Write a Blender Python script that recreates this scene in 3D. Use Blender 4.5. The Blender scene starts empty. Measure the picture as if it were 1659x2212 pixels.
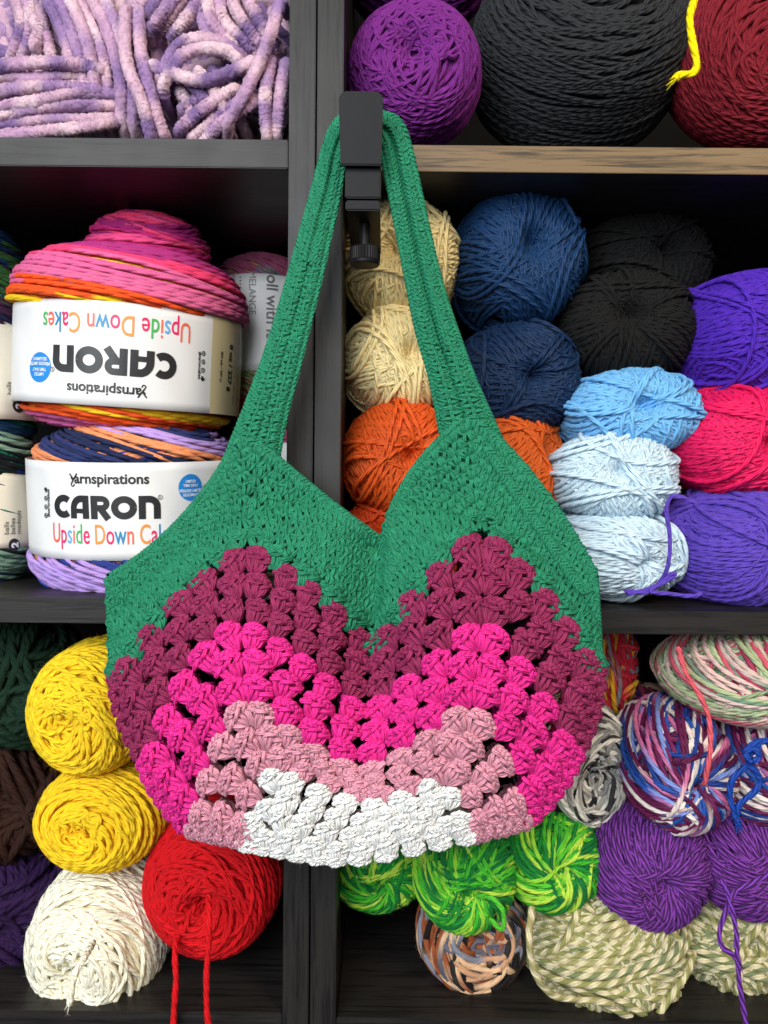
import bpy, bmesh, math, random
import numpy as np
from mathutils import Matrix, Vector

S = bpy.context.scene
COLL = S.collection
# ------------------------------------------------------------------ camera
F = 1825.0                       # focal length in picture units (1659 wide, 2212 high)
CAMP = np.array([0.0, -0.55, 0.0])
CM = Matrix.Rotation(math.radians(90 - 1.2), 4, 'X') @ Matrix.Rotation(math.radians(0.55), 4, 'Z')
cd = bpy.data.cameras.new('camera'); cam = bpy.data.objects.new('camera', cd); COLL.objects.link(cam)
cam.matrix_world = Matrix.Translation(Vector(CAMP)) @ CM
cd.sensor_fit = 'VERTICAL'; cd.sensor_height = 24.0; cd.lens = 24.0 * F / 2212.0
cd.clip_start = 0.01; cd.clip_end = 50.0
cd.dof.use_dof = True; cd.dof.focus_distance = 0.49; cd.dof.aperture_fstop = 11.0
S.camera = cam
CR = np.array(CM.to_3x3())

# ------------------------------------------------------------------ light
W = bpy.data.worlds.new('World'); S.world = W; W.use_nodes = True
bg = W.node_tree.nodes['Background']; bg.inputs[0].default_value = (0.80, 0.88, 1.0, 1); bg.inputs[1].default_value = 0.14
def area(name, loc, target, sx, sy, power, color):
    l = bpy.data.lights.new(name, 'AREA'); l.shape = 'RECTANGLE'; l.size = sx; l.size_y = sy
    l.energy = power; l.color = color
    o = bpy.data.objects.new(name, l); COLL.objects.link(o); o.location = loc
    o.rotation_euler = (Vector(target) - Vector(loc)).to_track_quat('-Z', 'Y').to_euler()
    return o
area('window_light', (-0.60, -1.75, 0.62), (0.0, 0.05, -0.08), 1.5, 1.2, 63.0, (0.93, 0.97, 1.0))
area('ceiling_lamp', (0.95, -1.45, 1.15), (0.12, 0.0, 0.05), 0.5, 0.5, 23.0, (1.0, 0.80, 0.56))
S.view_settings.view_transform = 'Standard'; S.view_settings.look = 'None'
S.view_settings.gamma = 1.0; S.view_settings.exposure = 0.0; S.view_settings.use_curve_mapping = False

# ------------------------------------------------------------------ helpers
def at(x, y, Y):
    x = np.asarray(x, float); y = np.asarray(y, float); Y = np.asarray(Y, float)
    d = np.stack(np.broadcast_arrays((x - 829.5) / F, -(y - 1106.0) / F, -1.0), -1) @ CR.T
    t = (Y - CAMP[1]) / d[..., 1]
    return CAMP + d * t[..., None]
def mpp(Y): return (Y + 0.55) / F
def lin(h):
    h = h.lstrip('#'); c = [int(h[i:i+2], 16) / 255 for i in (0, 2, 4)]
    return np.array([v / 12.92 if v <= 0.04045 else ((v + 0.055) / 1.055) ** 2.4 for v in c])
def unit(v): return v / np.maximum(np.linalg.norm(v, axis=-1, keepdims=True), 1e-12)

def tag(o, label=None, cat=None, group=None, kind=None):
    if label: o['label'] = label
    if cat: o['category'] = cat
    if group: o['group'] = group
    if kind: o['kind'] = kind
    return o
def empty(name, loc=(0, 0, 0)):
    o = bpy.data.objects.new(name, None); COLL.objects.link(o); o.location = loc; o.empty_display_size = 0.02
    return o

WPOS = {}
def mesh_obj(name, V, faces, mat, parent=None, origin=None, smooth=True, attrs=None, mats=None, midx=None):
    """faces: list of int arrays (n,k)"""
    V = np.asarray(V, float); O = np.zeros(3) if origin is None else np.asarray(origin, float)
    me = bpy.data.meshes.new(name)
    me.vertices.add(len(V)); me.vertices.foreach_set('co', (V - O).astype(np.float32).ravel())
    faces = [np.asarray(f, int) for f in faces if len(f)]
    nl = sum(f.size for f in faces); npoly = sum(len(f) for f in faces)
    me.loops.add(nl); me.polygons.add(npoly)
    me.loops.foreach_set('vertex_index', np.concatenate([f.ravel() for f in faces]).astype(np.int32))
    tot = np.concatenate([np.full(len(f), f.shape[1]) for f in faces])
    st = np.concatenate([[0], np.cumsum(tot)[:-1]])
    me.polygons.foreach_set('loop_start', st.astype(np.int32))
    me.polygons.foreach_set('use_smooth', np.full(npoly, smooth))
    if midx is not None: me.polygons.foreach_set('material_index', np.asarray(midx, np.int32))
    for k, (typ, data) in (attrs or {}).items():
        a = me.attributes.new(k, typ, 'POINT')
        a.data.foreach_set('color' if typ == 'FLOAT_COLOR' else 'vector', np.asarray(data, np.float32).ravel())
    me.update(calc_edges=True); me.validate()
    for m in (mats or [mat]): me.materials.append(m)
    o = bpy.data.objects.new(name, me); COLL.objects.link(o)
    WPOS[o.name] = O
    if parent is not None:
        o.parent = parent
        o.location = Vector(O - WPOS.get(parent.name, np.array(parent.location)))
    else: o.location = O
    return o

def box(name, x0, x1, y0, y1, z0, z1, mat, parent=None, bevel=0.0006):
    bm = bmesh.new(); bmesh.ops.create_cube(bm, size=1)
    for v in bm.verts:
        v.co = Vector(((x0 + x1) / 2 + v.co.x * (x1 - x0), (y0 + y1) / 2 + v.co.y * (y1 - y0), (z0 + z1) / 2 + v.co.z * (z1 - z0)))
    if bevel: bmesh.ops.bevel(bm, geom=bm.edges[:], offset=bevel, segments=2, affect='EDGES')
    me = bpy.data.meshes.new(name); bm.to_mesh(me); bm.free(); me.materials.append(mat)
    o = bpy.data.objects.new(name, me); COLL.objects.link(o)
    if parent: o.parent = parent; o.location = -parent.location
    return o

# ------------------------------------------------------------------ materials
def new_mat(name):
    m = bpy.data.materials.new(name); m.use_nodes = True
    nt = m.node_tree; return m, nt, nt.nodes['Principled BSDF']
def nd(nt, t, **kw):
    n = nt.nodes.new(t)
    for k, v in kw.items():
        if k.startswith('i_'): n.inputs[int(k[2:])].default_value = v
        else: setattr(n, k, v)
    return n
def yarn_mat(name, ply=3.0, pitch=0.0085, depth=0.0005, strength=0.7, marl=None, fib=900.0, rough=0.85, sheen=0.35, var=0.28):
    m, nt, b = new_mat(name); L = nt.links.new
    at_ = nd(nt, 'ShaderNodeAttribute', attribute_name='yuv'); co = nd(nt, 'ShaderNodeAttribute', attribute_name='col')
    sp = nd(nt, 'ShaderNodeSeparateXYZ'); L(at_.outputs['Vector'], sp.inputs[0])
    u = nd(nt, 'ShaderNodeMath', operation='DIVIDE'); L(sp.outputs[0], u.inputs[0]); u.inputs[1].default_value = pitch
    v = nd(nt, 'ShaderNodeMath', operation='MULTIPLY_ADD'); L(sp.outputs[1], v.inputs[0]); v.inputs[1].default_value = ply; L(u.outputs[0], v.inputs[2])
    ph = nd(nt, 'ShaderNodeMath', operation='MULTIPLY'); L(v.outputs[0], ph.inputs[0]); ph.inputs[1].default_value = 2 * math.pi
    sn = nd(nt, 'ShaderNodeMath', operation='SINE'); L(ph.outputs[0], sn.inputs[0])
    ab = nd(nt, 'ShaderNodeMath', operation='MULTIPLY_ADD', i_1=0.5, i_2=0.5); L(sn.outputs[0], ab.inputs[0])
    pw = nd(nt, 'ShaderNodeMath', operation='POWER', i_1=0.5); L(ab.outputs[0], pw.inputs[0])
    tc = nd(nt, 'ShaderNodeTexCoord')
    nz = nd(nt, 'ShaderNodeTexNoise'); nz.inputs['Scale'].default_value = fib; nz.inputs['Detail'].default_value = 2; L(tc.outputs['Object'], nz.inputs['Vector'])
    n2 = nd(nt, 'ShaderNodeTexNoise'); n2.inputs['Scale'].default_value = 90; n2.inputs['Detail'].default_value = 2; L(tc.outputs['Object'], n2.inputs['Vector'])
    h = nd(nt, 'ShaderNodeMath', operation='MULTIPLY_ADD', i_1=0.35); L(nz.outputs[0], h.inputs[0]); L(pw.outputs[0], h.inputs[2])
    bp = nd(nt, 'ShaderNodeBump'); bp.inputs['Strength'].default_value = strength; bp.inputs['Distance'].default_value = depth
    L(h.outputs[0], bp.inputs['Height']); L(bp.outputs[0], b.inputs['Normal'])
    src = co.outputs['Color']
    if marl is not None:
        fr = nd(nt, 'ShaderNodeMath', operation='FRACT'); L(v.outputs[0], fr.inputs[0])
        gt = nd(nt, 'ShaderNodeMath', operation='GREATER_THAN', i_1=0.5); L(fr.outputs[0], gt.inputs[0])
        mx = nd(nt, 'ShaderNodeMix', data_type='RGBA'); L(gt.outputs[0], mx.inputs[0]); L(src, mx.inputs[6]); mx.inputs[7].default_value = (*marl, 1)
        src = mx.outputs[2]
    s1 = nd(nt, 'ShaderNodeMath', operation='MULTIPLY_ADD', i_1=var, i_2=1.0 - var * 0.5); L(nz.outputs[0], s1.inputs[0])
    s2 = nd(nt, 'ShaderNodeMath', operation='MULTIPLY_ADD', i_1=0.22, i_2=0.89); L(n2.outputs[0], s2.inputs[0])
    s3 = nd(nt, 'ShaderNodeMath', operation='MULTIPLY'); L(s1.outputs[0], s3.inputs[0]); L(s2.outputs[0], s3.inputs[1])
    sc = nd(nt, 'ShaderNodeVectorMath', operation='SCALE'); L(src, sc.inputs[0]); L(s3.outputs[0], sc.inputs['Scale'])
    L(sc.outputs[0], b.inputs['Base Color'])
    b.inputs['Roughness'].default_value = rough; b.inputs['Specular IOR Level'].default_value = 0.25
    b.inputs['Sheen Weight'].default_value = sheen; b.inputs['Sheen Roughness'].default_value = 0.5
    L(sc.outputs[0], b.inputs['Sheen Tint'])
    b.inputs['Subsurface Weight'].default_value = 0.35; b.inputs['Subsurface Radius'].default_value = (1.0, 0.85, 0.85); b.inputs['Subsurface Scale'].default_value = 0.0018
    return m
def wood_mat(name, col, grain, rough=0.42, axis='X', bump=0.2):
    m, nt, b = new_mat(name); L = nt.links.new
    tc = nd(nt, 'ShaderNodeTexCoord'); mp = nd(nt, 'ShaderNodeMapping')
    sc = {'X': (6, 120, 120), 'Z': (120, 120, 6)}[axis]; mp.inputs['Scale'].default_value = sc
    L(tc.outputs['Object'], mp.inputs[0])
    n1 = nd(nt, 'ShaderNodeTexNoise'); n1.inputs['Scale'].default_value = 2.2; n1.inputs['Detail'].default_value = 5; n1.inputs['Roughness'].default_value = 0.65; n1.inputs['Distortion'].default_value = 0.6
    L(mp.outputs[0], n1.inputs['Vector'])
    r1 = nd(nt, 'ShaderNodeValToRGB'); r1.color_ramp.elements[0].position = 0.36; r1.color_ramp.elements[1].position = 0.52
    r1.color_ramp.elements[0].color = (*grain, 1); r1.color_ramp.elements[1].color = (*col, 1); L(n1.outputs[0], r1.inputs[0])
    L(r1.outputs[0], b.inputs['Base Color'])
    n2 = nd(nt, 'ShaderNodeTexNoise'); n2.inputs['Scale'].default_value = 30; n2.inputs['Detail'].default_value = 4; L(tc.outputs['Object'], n2.inputs['Vector'])
    rr = nd(nt, 'ShaderNodeMapRange'); rr.inputs[3].default_value = rough - 0.07; rr.inputs[4].default_value = rough + 0.1; L(n2.outputs[0], rr.inputs[0]); L(rr.outputs[0], b.inputs['Roughness'])
    bp = nd(nt, 'ShaderNodeBump'); bp.inputs['Strength'].default_value = bump; bp.inputs['Distance'].default_value = 0.0006; L(n1.outputs[0], bp.inputs['Height']); L(bp.outputs[0], b.inputs['Normal'])
    b.inputs['Specular IOR Level'].default_value = 0.26
    return m
def plain_mat(name, col, rough=0.5, noise=0.06, bump=0.0, spec=0.5, scale=40.0, metal=0.0, trans=0.0):
    m, nt, b = new_mat(name); L = nt.links.new
    tc = nd(nt, 'ShaderNodeTexCoord'); n1 = nd(nt, 'ShaderNodeTexNoise'); n1.inputs['Scale'].default_value = scale; n1.inputs['Detail'].default_value = 4; L(tc.outputs['Object'], n1.inputs['Vector'])
    a = nd(nt, 'ShaderNodeMath', operation='MULTIPLY_ADD', i_1=noise * 2, i_2=1 - noise); L(n1.outputs[0], a.inputs[0])
    s = nd(nt, 'ShaderNodeVectorMath', operation='SCALE'); s.inputs[0].default_value = col; L(a.outputs[0], s.inputs['Scale']); L(s.outputs[0], b.inputs['Base Color'])
    b.inputs['Roughness'].default_value = rough; b.inputs['Specular IOR Level'].default_value = spec; b.inputs['Metallic'].default_value = metal
    if trans: b.inputs['Transmission Weight'].default_value = trans
    if bump:
        bp = nd(nt, 'ShaderNodeBump'); bp.inputs['Strength'].default_value = bump; bp.inputs['Distance'].default_value = 0.001; L(n1.outputs[0], bp.inputs['Height']); L(bp.outputs[0], b.inputs['Normal'])
    return m

M_worsted = yarn_mat('worsted_yarn', ply=3, pitch=0.0085, depth=0.0009, strength=0.9)
M_dk = yarn_mat('smooth_yarn', ply=3, pitch=0.0085, depth=0.0009, strength=0.9, rough=0.6, sheen=0.25)
M_cotton = yarn_mat('cotton_yarn', ply=4, pitch=0.0105, depth=0.0009, strength=0.9, rough=0.7, sheen=0.25, fib=1300, var=0.2)
M_soft = yarn_mat('soft_single_yarn', ply=2, pitch=0.014, depth=0.0009, strength=0.8, fib=700, sheen=0.5, var=0.35)
M_chen = yarn_mat('chenille_yarn', ply=1, pitch=0.05, depth=0.0022, strength=0.9, fib=430, rough=0.9, sheen=0.8, var=0.55)
M_marl = yarn_mat('marl_yarn', ply=2, pitch=0.012, depth=0.0012, strength=1.0, marl=lin('#cfc4a0'))
M_darkmarl = yarn_mat('dark_marl_yarn', ply=3, pitch=0.010, depth=0.0012, strength=1.0, marl=lin('#4a2160'))
M_wood_v = wood_mat('black_brown_wood_upright', (0.018, 0.016, 0.015), (0.007, 0.006, 0.006), axis='Z')
M_wood_h = wood_mat('black_brown_wood_shelf', (0.018, 0.016, 0.015), (0.007, 0.006, 0.006), axis='X')
M_wood_reflection = wood_mat('warm_reflection_wood_shelf', (0.155, 0.098, 0.047), (0.03, 0.02, 0.012), axis='X', bump=0.4)  # black-brown wood with a warm lamp reflection put into its colour
M_back = plain_mat('black_back_panel', (0.0045, 0.0045, 0.005), rough=0.7, spec=0.08)
M_metal = plain_mat('black_powder_coat', (0.006, 0.006, 0.007), rough=0.45, noise=0.1, spec=0.12, scale=300, bump=0.05)
M_paper = plain_mat('white_paper_label', (0.70, 0.70, 0.70), rough=0.42, noise=0.02, spec=0.35, scale=32, bump=0.3)
M_beige = plain_mat('beige_printed_paper', (0.62, 0.52, 0.30), rough=0.45, noise=0.03)
M_cream = plain_mat('cream_paper_label', (0.74, 0.68, 0.56), rough=0.5, noise=0.02)
M_ink = plain_mat('black_ink', (0.018, 0.018, 0.020), rough=0.4, noise=0.05)
M_greyink = plain_mat('grey_ink', (0.12, 0.12, 0.12), rough=0.5)
M_redink = plain_mat('faded_red_ink', (0.45, 0.18, 0.16), rough=0.5)
M_blueink = plain_mat('blue_ink', (0.02, 0.22, 0.60), rough=0.4)
M_whiteink = plain_mat('white_ink', (0.82, 0.85, 0.88), rough=0.5)
INK = [plain_mat(n, tuple(lin(h)), rough=0.45) for n, h in (('coral_ink', '#e8604a'), ('pink_ink', '#d81b5f'), ('teal_ink', '#1f7fb0'), ('green_ink', '#3fa652'), ('orange_ink', '#e78a35'), ('light_blue_ink', '#5f9fd0'))]

# ------------------------------------------------------------------ tubes
VIEW = CAMP
class Tubes:
    def __init__(s, seed=0):
        s.V, s.F4, s.F3, s.U, s.C = [], [], [], [], []; s.n = 0; s.rng = np.random.default_rng(seed)
        s.ring = []
    def add(s, P, Nn, r, col, sides=6, cull=None):
        P = np.asarray(P, float)
        if P.ndim == 2: P = P[None]
        N, M = P.shape[:2]
        Nn = np.broadcast_to(np.asarray(Nn, float), P.shape)
        T = unit(np.gradient(P, axis=1))
        B = unit(np.cross(T, Nn)); N2 = np.cross(B, T)
        r = np.broadcast_to(np.asarray(r, float), (N, M)) if np.ndim(r) else np.full((N, M), float(r))
        a = np.pi + 2 * np.pi * np.arange(sides) / sides
        ring = P[:, :, None] + r[:, :, None, None] * (np.cos(a)[None, None, :, None] * N2[:, :, None] + np.sin(a)[None, None, :, None] * B[:, :, None])
        seg = np.linalg.norm(np.diff(P, axis=1), axis=2); u = np.concatenate([np.zeros((N, 1)), np.cumsum(seg, 1)], 1) + s.rng.uniform(0, 5, (N, 1))
        U = np.zeros((N, M, sides, 3)); U[..., 0] = u[:, :, None]; U[..., 1] = np.arange(sides) / sides; U[..., 2] = s.rng.random((N, 1, 1))
        C = np.ones((N, M, sides, 4)); col = np.asarray(col, float)
        C[..., :3] = col if col.ndim == 1 else (col[:, None, None, :] if col.ndim == 2 else col[:, :, None, :])
        idx = np.arange(N * M * sides).reshape(N, M, sides)
        A = idx[:, :-1]; Bq = idx[:, 1:]
        q = np.stack([A, np.roll(A, -1, 2), np.roll(Bq, -1, 2), Bq], -1)
        if cull is not None:
            keep = cull[:, :-1] | cull[:, 1:]
            q = q[keep]
            if not len(q): return
            q = q.reshape(-1, 4)
        else: q = q.reshape(-1, 4)
        V = ring.reshape(-1, 3); U = U.reshape(-1, 3); C = C.reshape(-1, 4)
        if cull is not None:
            used, inv = np.unique(q, return_inverse=True); q = inv.reshape(-1, 4); V = V[used]; U = U[used]; C = C[used]
        s.V.append(V); s.U.append(U); s.C.append(C); s.F4.append(q + s.n); s.n += len(V)
    def fuzz(s, count, length, width, center=None):
        """short loose fibres standing off the strands"""
        V = np.concatenate(s.V); C = np.concatenate(s.C); i = s.rng.integers(0, len(V), count)
        p = V[i]; d = s.rng.normal(size=(count, 3))
        if center is not None: d = d * 0.75 + unit(p - center)
        else: d = d + np.array([0, -0.7, 0])
        d = unit(d); L = length * s.rng.uniform(0.4, 1.3, (count, 1))
        bend = unit(s.rng.normal(size=(count, 3))); side = unit(np.cross(d, bend)) * width / 2
        mid = p + d * L * 0.55; tip = p + d * L + bend * L * 0.35
        W = np.stack([p - side, p + side, mid + side * 0.8, mid - side * 0.8, tip], 1).reshape(-1, 3)
        k = np.arange(count)[:, None] * 5 + s.n
        s.F4.append(k + np.array([[0, 1, 2, 3]])); s.F3.append(k + np.array([[3, 2, 4]]))
        s.V.append(W); s.C.append(np.repeat(C[i], 5, 0)); U = np.zeros((count * 5, 3)); U[:, 0] = s.rng.random(count * 5); s.U.append(U); s.n += len(W)
    def grid(s, P, col):
        n, m = P.shape[:2]; idx = np.arange(n * m).reshape(n, m) + s.n
        q = np.stack([idx[:-1, :-1], idx[1:, :-1], idx[1:, 1:], idx[:-1, 1:]], -1).reshape(-1, 4)
        s.V.append(P.reshape(-1, 3)); s.F4.append(q); s.C.append(np.tile(np.append(col, 1.0), (n * m, 1)))
        U = np.zeros((n * m, 3)); s.U.append(U); s.n += n * m
    def build(s, name, mat, parent=None, origin=None):
        return mesh_obj(name, np.concatenate(s.V), [np.concatenate(s.F4)] + ([np.concatenate(s.F3)] if s.F3 else []), mat, parent, origin,
                        attrs={'yuv': ('FLOAT_VECTOR', np.concatenate(s.U)), 'col': ('FLOAT_COLOR', np.concatenate(s.C))})

def pal_col(sv, pal, seg, rng, soft=0.25, shuffle=True):
    pal = np.array([lin(h) if isinstance(h, str) else h for h in pal]); n = len(pal)
    k = np.floor(sv / seg).astype(int); f = sv / seg - k
    tbl = rng.integers(0, n, 4096) if shuffle else np.arange(4096) % n
    a = pal[tbl[k % 4096]]; b = pal[tbl[(k + 1) % 4096]]
    t = np.clip((f - (1 - soft)) / soft, 0, 1)[..., None]
    return a * (1 - t) + b * t

def smooth_path(pts, n=40):
    pts = np.asarray(pts, float); k = len(pts)
    if k == 2: return pts[0] + (pts[1] - pts[0]) * np.linspace(0, 1, n)[:, None]
    pp = np.vstack([2 * pts[0] - pts[1], pts, 2 * pts[-1] - pts[-2]]); out = []
    for t in np.linspace(0, k - 1 - 1e-6, n):
        i = int(t); f = t - i; p0, p1, p2, p3 = pp[i], pp[i + 1], pp[i + 2], pp[i + 3]
        out.append(0.5 * ((2 * p1) + (-p0 + p2) * f + (2 * p0 - 5 * p1 + 4 * p2 - p3) * f * f + (-p0 + 3 * p1 - 3 * p2 + p3) * f ** 3))
    return np.array(out)

# ------------------------------------------------------------------ wound yarn
def wraps(rng, style, sr, G, K, tilt, K2=20):
    nr, off, lift, tw = [], [], [], []
    def add(n, c, l, k=0.0): nr.append(n); off.append(c); lift.append(l); tw.append(k)
    def nvec(t, az): return np.array([math.sin(t) * math.cos(az), math.sin(t) * math.sin(az), math.cos(t)])
    t0, t1 = [math.radians(v) for v in tilt]
    if style in ('spiral', 'cross', 'swirl'):
        lat = math.acos(0.985); az = rng.uniform(0, 6.28)
        while lat < math.radians(165):
            az += rng.normal(0.35, 0.5)
            add(nvec(rng.uniform(t0, t1), az), math.cos(lat), rng.uniform(-0.38, 0.3) * sr)
            lat += 2 * sr * rng.uniform(0.30, 0.55)
    if style == 'spiral':
        lat = math.acos(0.99); az = rng.uniform(0, 6.28)
        while lat < math.radians(150):
            az += rng.normal(0.6, 0.5); add(nvec(rng.uniform(0.02, t0 + 0.05), az), math.cos(lat), rng.uniform(-1.7, -1.2) * sr); lat += 2 * sr * 0.7
    if style == 'swirl':
        for lay in range(2):
            psi = math.radians(rng.uniform(42, 58)); dl = math.radians(rng.uniform(6, 12) + 12 * (1 - lay)); n_ = int(2 * math.pi / (2 * sr) * 0.72); a0 = rng.uniform(0, 6.28)
            for i in range(n_):
                t = psi + rng.normal(0, 0.04)
                add(nvec(t, a0 - 2 * math.pi * i / n_ + rng.normal(0, 0.07)), math.cos(t + dl + rng.normal(0, 0.06)), sr * (0.3 + 0.5 * lay) + rng.uniform(-0.3, 0.3) * sr, 2.1 * sr)
    if style == 'swirl':
        for g in range(5):
            t = math.radians(rng.uniform(60, 88)); az = rng.uniform(0, 6.28); c0 = rng.uniform(0.35, 0.85)
            for j in range(int(rng.integers(1, 5))): add(nvec(t, az + j * 0.02), min(0.95, c0 + j * 1.8 * sr), sr * rng.uniform(1.6, 2.4))
    if style == 'cake':
        az = 0.0
        for g in range(G):
            t = rng.uniform(t0, t1); c0 = rng.uniform(-0.25, 0.25)
            az += rng.normal(0.9, 0.4)
            for j in range(K):
                c = c0 + (j - K / 2) * 1.9 * sr * rng.uniform(0.9, 1.1)
                if abs(c) < 0.75: add(nvec(t + j * 0.004, az + j * 0.07), c, (g / G) * 0.9 * sr - 1.7 * sr + rng.uniform(-0.2, 0.2) * sr)
        tt = math.radians(K2)
        c = -0.97
        while c < 0.97:
            add(nvec(tt + rng.normal(0, 0.012), math.pi + rng.normal(0, 0.05)), c, 1.15 * sr + rng.uniform(-0.3, 0.3) * sr); c += 1.2 * sr * rng.uniform(0.75, 1.25)
    if style in ('cross', 'box'):
        az = rng.uniform(0, 6.28)
        for g in range(G):
            t = math.radians(rng.uniform(58, 90)); az += 2.399 + rng.normal(0, 0.35)
            k = max(1, int(rng.integers(max(2, K - 3), K + 3)))
            if g >= G - 5: k = int(rng.integers(1, 3))
            c0 = rng.uniform(0.22, 0.88) if style == 'cross' else rng.uniform(-0.8, 0.85)
            for j in range(k):
                c = c0 + (j - k / 2) * 1.78 * sr
                if -0.9 < c < 0.965: add(nvec(t, az + rng.normal(0, 0.012) + j * 0.012), c, sr * (0.2 + 2.4 * g / G + (0.9 if g >= G - 5 else 0)) + rng.uniform(-0.12, 0.15) * sr)
    return np.array(nr), np.array(off), np.array(lift), np.array(tw)

def ball_mesh(T, C, rad, w, style, col, sr, n=2.3, dim=(0.25, 0.35), tilt=(6, 24), G=24, K=7, M=84, sides=6, post=None, K2=20, wcol=None):
    rng = T.rng; rad = np.asarray(rad, float); w = unit(np.asarray(w, float)); C = np.asarray(C, float)
    up = np.array([0, 0, 1.0]) if abs(w[2]) < 0.9 else np.array([0, -1.0, 0])
    e1 = unit(np.cross(up, w)); e2 = np.cross(w, e1); E = np.stack([e1, e2, w])
    srl = sr / float(np.mean(rad[[0, 2]]))
    nr, off, lift, twl = wraps(rng, style, srl, G, K, tilt, K2)
    Kn = len(nr)
    th = np.linspace(0, 2 * np.pi, M, endpoint=False)
    a = np.where(np.abs(nr[:, 2:3]) < 0.95, np.array([[0, 0, 1.0]]), np.array([[1.0, 0, 0]]))
    u = unit(np.cross(a, nr)); v = np.cross(nr, u)
    TH = th[None] + rng.uniform(0, 6.28, (Kn, 1))
    cc = off[:, None] + 0.35 * srl * np.sin(2 * TH + rng.uniform(0, 6.28, (Kn, 1))) + 0.15 * srl * np.sin(5 * TH + rng.uniform(0, 6.28, (Kn, 1)))
    cc = np.clip(cc, -0.995, 0.995); rr = np.sqrt(1 - cc ** 2)
    def deform(p, scale):
        rho = np.hypot(p[..., 0], p[..., 1]); z = p[..., 2]
        s = (np.maximum(rho, 1e-6) ** n + np.abs(z) ** n) ** (-1.0 / n)
        p = p * s[..., None]; rho = rho * s
        p = p * scale
        if dim[0]:
            p = p.copy(); p[..., 2] -= np.where(p[..., 2] > 0, dim[0] * np.exp(-(rho / dim[1]) ** 2), 0)
        if post is not None: p = post(p)
        return C + (p @ E) * rad
    p = cc[..., None] * nr[:, None] + rr[..., None] * (np.cos(TH)[..., None] * u[:, None] + np.sin(TH)[..., None] * v[:, None])
    side_ = np.stack([-nr[:, 1], nr[:, 0], np.zeros(Kn)], 1); side_ = side_ / np.maximum(np.linalg.norm(side_, axis=1, keepdims=True), 1e-6)
    lf = lift[:, None] + twl[:, None] * np.einsum('kmi,ki->km', p, side_) / rr + 0.25 * srl * np.sin(3 * TH + rng.uniform(0, 6.28, (Kn, 1)))
    P = deform(p, (1 + lf - srl)[..., None])
    Nn = unit((P - C) / rad ** 2)
    face = np.einsum('kmi,kmi->km', Nn, unit(VIEW - P))
    sh = np.argmin(face, 1); ix = (np.arange(M + 1)[None] + sh[:, None]) % M; kk = np.arange(Kn)[:, None]
    P = P[kk, ix]; Nn = Nn[kk, ix]; face = face[kk, ix]
    pos = kk + np.arange(M + 1)[None] / M
    cl = wcol(nr, off, pos, rng) if wcol else (col(pos, rng) if callable(col) else np.asarray(col, float))
    T.add(P, Nn, sr, cl, sides=sides, cull=face > -0.45)
    # inner core
    a_, b_ = np.meshgrid(np.linspace(0, np.pi, 32), np.linspace(0, 2 * np.pi, 49), indexing='ij')
    sp = np.stack([np.sin(a_) * np.cos(b_), np.sin(a_) * np.sin(b_), np.cos(a_)], -1)
    T.grid(deform(sp, np.full(sp.shape[:2] + (1,), 1 - 3.2 * srl)), cl if np.ndim(cl) == 1 else cl.reshape(-1, 3).mean(0))

def tail(T, pts, sr, col, n=60, sides=8):
    pts = np.asarray(pts, float); q = smooth_path(pts, n); P = at(q[:, 0], q[:, 1], q[:, 2])
    P = P + T.rng.normal(0, 0.00012, P.shape)
    T.add(P, (0, -1, 0), sr * (1 + 0.08 * np.sin(np.linspace(0, 23, n)))[None], col, sides=sides)
    dr = unit(P[-1] - P[-3])
    for k in range(9):
        d = unit(dr + T.rng.normal(0, 0.35, 3)); L = sr * T.rng.uniform(1.5, 4); e = P[-1] - dr * sr + np.linspace(0, 1, 5)[:, None] * d * L
        T.add(e, (0, -1, 0), np.linspace(0.35, 0.08, 5)[None] * sr, col, sides=5)

SEED = [100]
def ball(name, label, cx, cy, rx, rz, Y, col, style='spiral', rd=None, sr=4.6, w=(0, -1, 0.1), mat=None, group=None, cat='yarn ball', fuzz=4500,
         pal=None, seg=1.0, shuffle=True, soft=0.25, tails=(), tailcol=None, tailsr=None, **kw):
    SEED[0] += 1
    T = Tubes(SEED[0]); m = mpp(Y); C = at(cx, cy, Y)
    rd = rd or 0.5 * (rx + rz)
    c = lin(col) if isinstance(col, str) else col
    if pal: c = lambda pos, rng: pal_col(pos, pal, seg, rng, soft, shuffle)
    ball_mesh(T, C, (rx * m, rd * m, rz * m), w, style, c, sr * m, **kw)
    if fuzz: T.fuzz(fuzz, 0.0036, 0.00009, C)
    o = T.build(name, mat or M_worsted, None, C)
    tag(o, label, cat, group)
    for t in tails:
        TT = Tubes(SEED[0] + 500); tc = tailcol if tailcol is not None else (lin(col) if isinstance(col, str) else col)
        if callable(tc): tc = lin(pal[0])
        if isinstance(tc, str): tc = lin(tc)
        tail(TT, t, (tailsr or sr) * mpp(t[0][2]), tc); TT.fuzz(160, 0.003, 0.0001)
        TT.build('yarn_tail', mat or M_worsted, o)
    return o

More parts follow.
